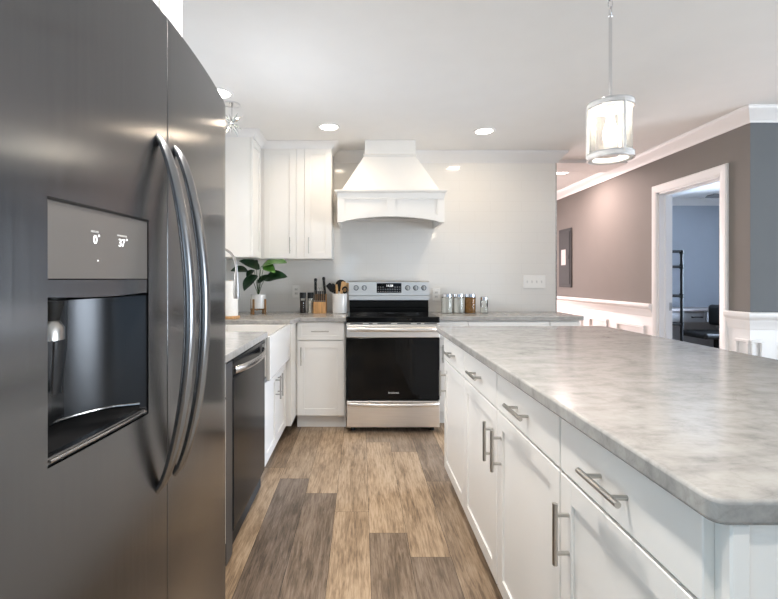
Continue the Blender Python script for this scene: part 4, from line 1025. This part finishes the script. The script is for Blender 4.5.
# ------------------------------------------------------------------ office beyond the doorway
t = thing('pipe_shelf_rack', 'black pipe ladder rack standing inside the office doorway', 'rack', (3.72, 5.5, 0))
for x in (3.44, 3.905):
    for y in (5.42, 5.72):
        MB().tube([(x, y, 0), (x, y, 1.56), (x + (-0.02 if x > 3.7 else 0.02), y, 1.585)], 0.016, 12).build('post', 'black_matte', t)
for z in (0.42, 0.70, 1.045, 1.40, 1.585):
    mb = MB()
    for y in (5.42, 5.72): mb.cyl((3.44, y, z), (3.895, y, z), 0.016, 12)
    for x in (3.44, 3.905):
        if z < 1.5: mb.cyl((x, 5.42, z), (x, 5.72, z), 0.014, 10)
        for y in (5.42, 5.72): mb.cyl((x, y, z-0.028), (x, y, min(z+0.028, 1.6)), 0.023, 12)
    mb.build('rail', 'black_matte', t)
# desk
t = thing('office_desk', 'pale grey desk against the office wall, seen through the doorway', 'desk', (4.6, 6.5, 0))
MB().box(3.75, 5.45, 6.22, 6.78, 0.795, 0.825, 0.003).build('desk_top', 'desk_top', t)
MB().box(3.78, 5.42, 6.74, 6.77, 0.25, 0.795).box(3.78, 3.83, 6.26, 6.74, 0, 0.795).box(5.37, 5.42, 6.26, 6.74, 0, 0.795).box(4.28, 4.31, 6.28, 6.74, 0.62, 0.795).build('frame', 'desk', t)
for x0, x1 in ((3.84, 4.27), (4.32, 4.84), (4.86, 5.36)):
    dr = MB().box(x0, x1, 6.25, 6.27, 0.645, 0.785, 0.002).box(x0+0.02, x1-0.02, 6.27, 6.7, 0.66, 0.76).build('drawer', 'desk', t)
    xc = (x0+x1)/2 + 0.13*(x0 > 4.3 and x0 < 4.5)
    MB().cyl((xc-0.075, 6.225, 0.715), (xc+0.075, 6.225, 0.715), 0.007, 10).cyl((xc-0.065, 6.252, 0.715), (xc-0.065, 6.225, 0.715), 0.009, 8).cyl((xc+0.065, 6.252, 0.715), (xc+0.065, 6.225, 0.715), 0.009, 8).build('drawer_pull', 'black', dr)
# office chair facing left
ox, oy = 4.75, 5.95
t = thing('office_chair', 'black office chair in front of the grey desk', 'chair', (ox, oy, 0))
MB().box(ox-0.33, ox+0.22, oy-0.24, oy+0.24, 0.47, 0.55, 0.03, 3).build('seat', 'black', t)
MB().box(ox+0.03, ox+0.27, oy-0.20, oy+0.20, 0.62, 0.90, 0.04, 3).build('backrest', 'black', t)
MB().tube([(ox+0.17, oy, 0.49), (ox+0.25, oy, 0.52), (ox+0.25, oy, 0.72)], 0.025, 10).build('back_support', 'black', t)
MB().cyl((ox, oy, 0.10), (ox, oy, 0.48), 0.028, 14).build('gas_post', 'black_matte', t)
for k in range(5):
    a = 2*PI*k/5+0.3; ex, ey = ox+0.29*math.cos(a), oy+0.29*math.sin(a)
    lg = MB().tube([(ox, oy, 0.12), (ex, ey, 0.075)], [0.022, 0.015], 10).build('base_leg', 'black_matte', t)
    MB().cyl((ex-0.012, ey, 0.03), (ex+0.012, ey, 0.03), 0.03, 14).cyl((ex, ey, 0.04), (ex, ey, 0.08), 0.008, 8).build('caster', 'black', lg)
# ceiling fan
fx0, fy0 = 4.72, 5.15
t = thing('ceiling_fan', 'dark ceiling fan blade showing at the top of the office doorway', 'ceiling fan', (fx0, fy0, CEIL))
MB().lathe([(0, 0), (0.06, 0), (0.05, -0.04), (0, -0.04)], (fx0, fy0, CEIL)).cyl((fx0, fy0, CEIL-0.03), (fx0, fy0, 2.27), 0.012, 12).build('down_rod', 'fan_blade', t)
MB().lathe([(0, 0.06), (0.08, 0.055), (0.10, 0.02), (0.10, -0.03), (0.05, -0.06), (0, -0.06)], (fx0, fy0, 2.215)).build('motor', 'fan_blade', t)
for k in range(3):
    a = PI + k*2*PI/3 + 0.03; ca, sa = math.cos(a), math.sin(a)
    mb = MB(); pl = [(0.09, -0.03), (0.2, -0.06), (0.70, -0.065), (0.73, 0), (0.70, 0.065), (0.2, 0.06), (0.09, 0.03)]
    mb.prism(pl, lambda r, s: (fx0+r*ca-s*sa, fy0+r*sa+s*ca, 2.205+s*0.12), lambda r, s: (fx0+r*ca-s*sa, fy0+r*sa+s*ca, 2.213+s*0.12)); mb.build('blade', 'fan_blade', t)
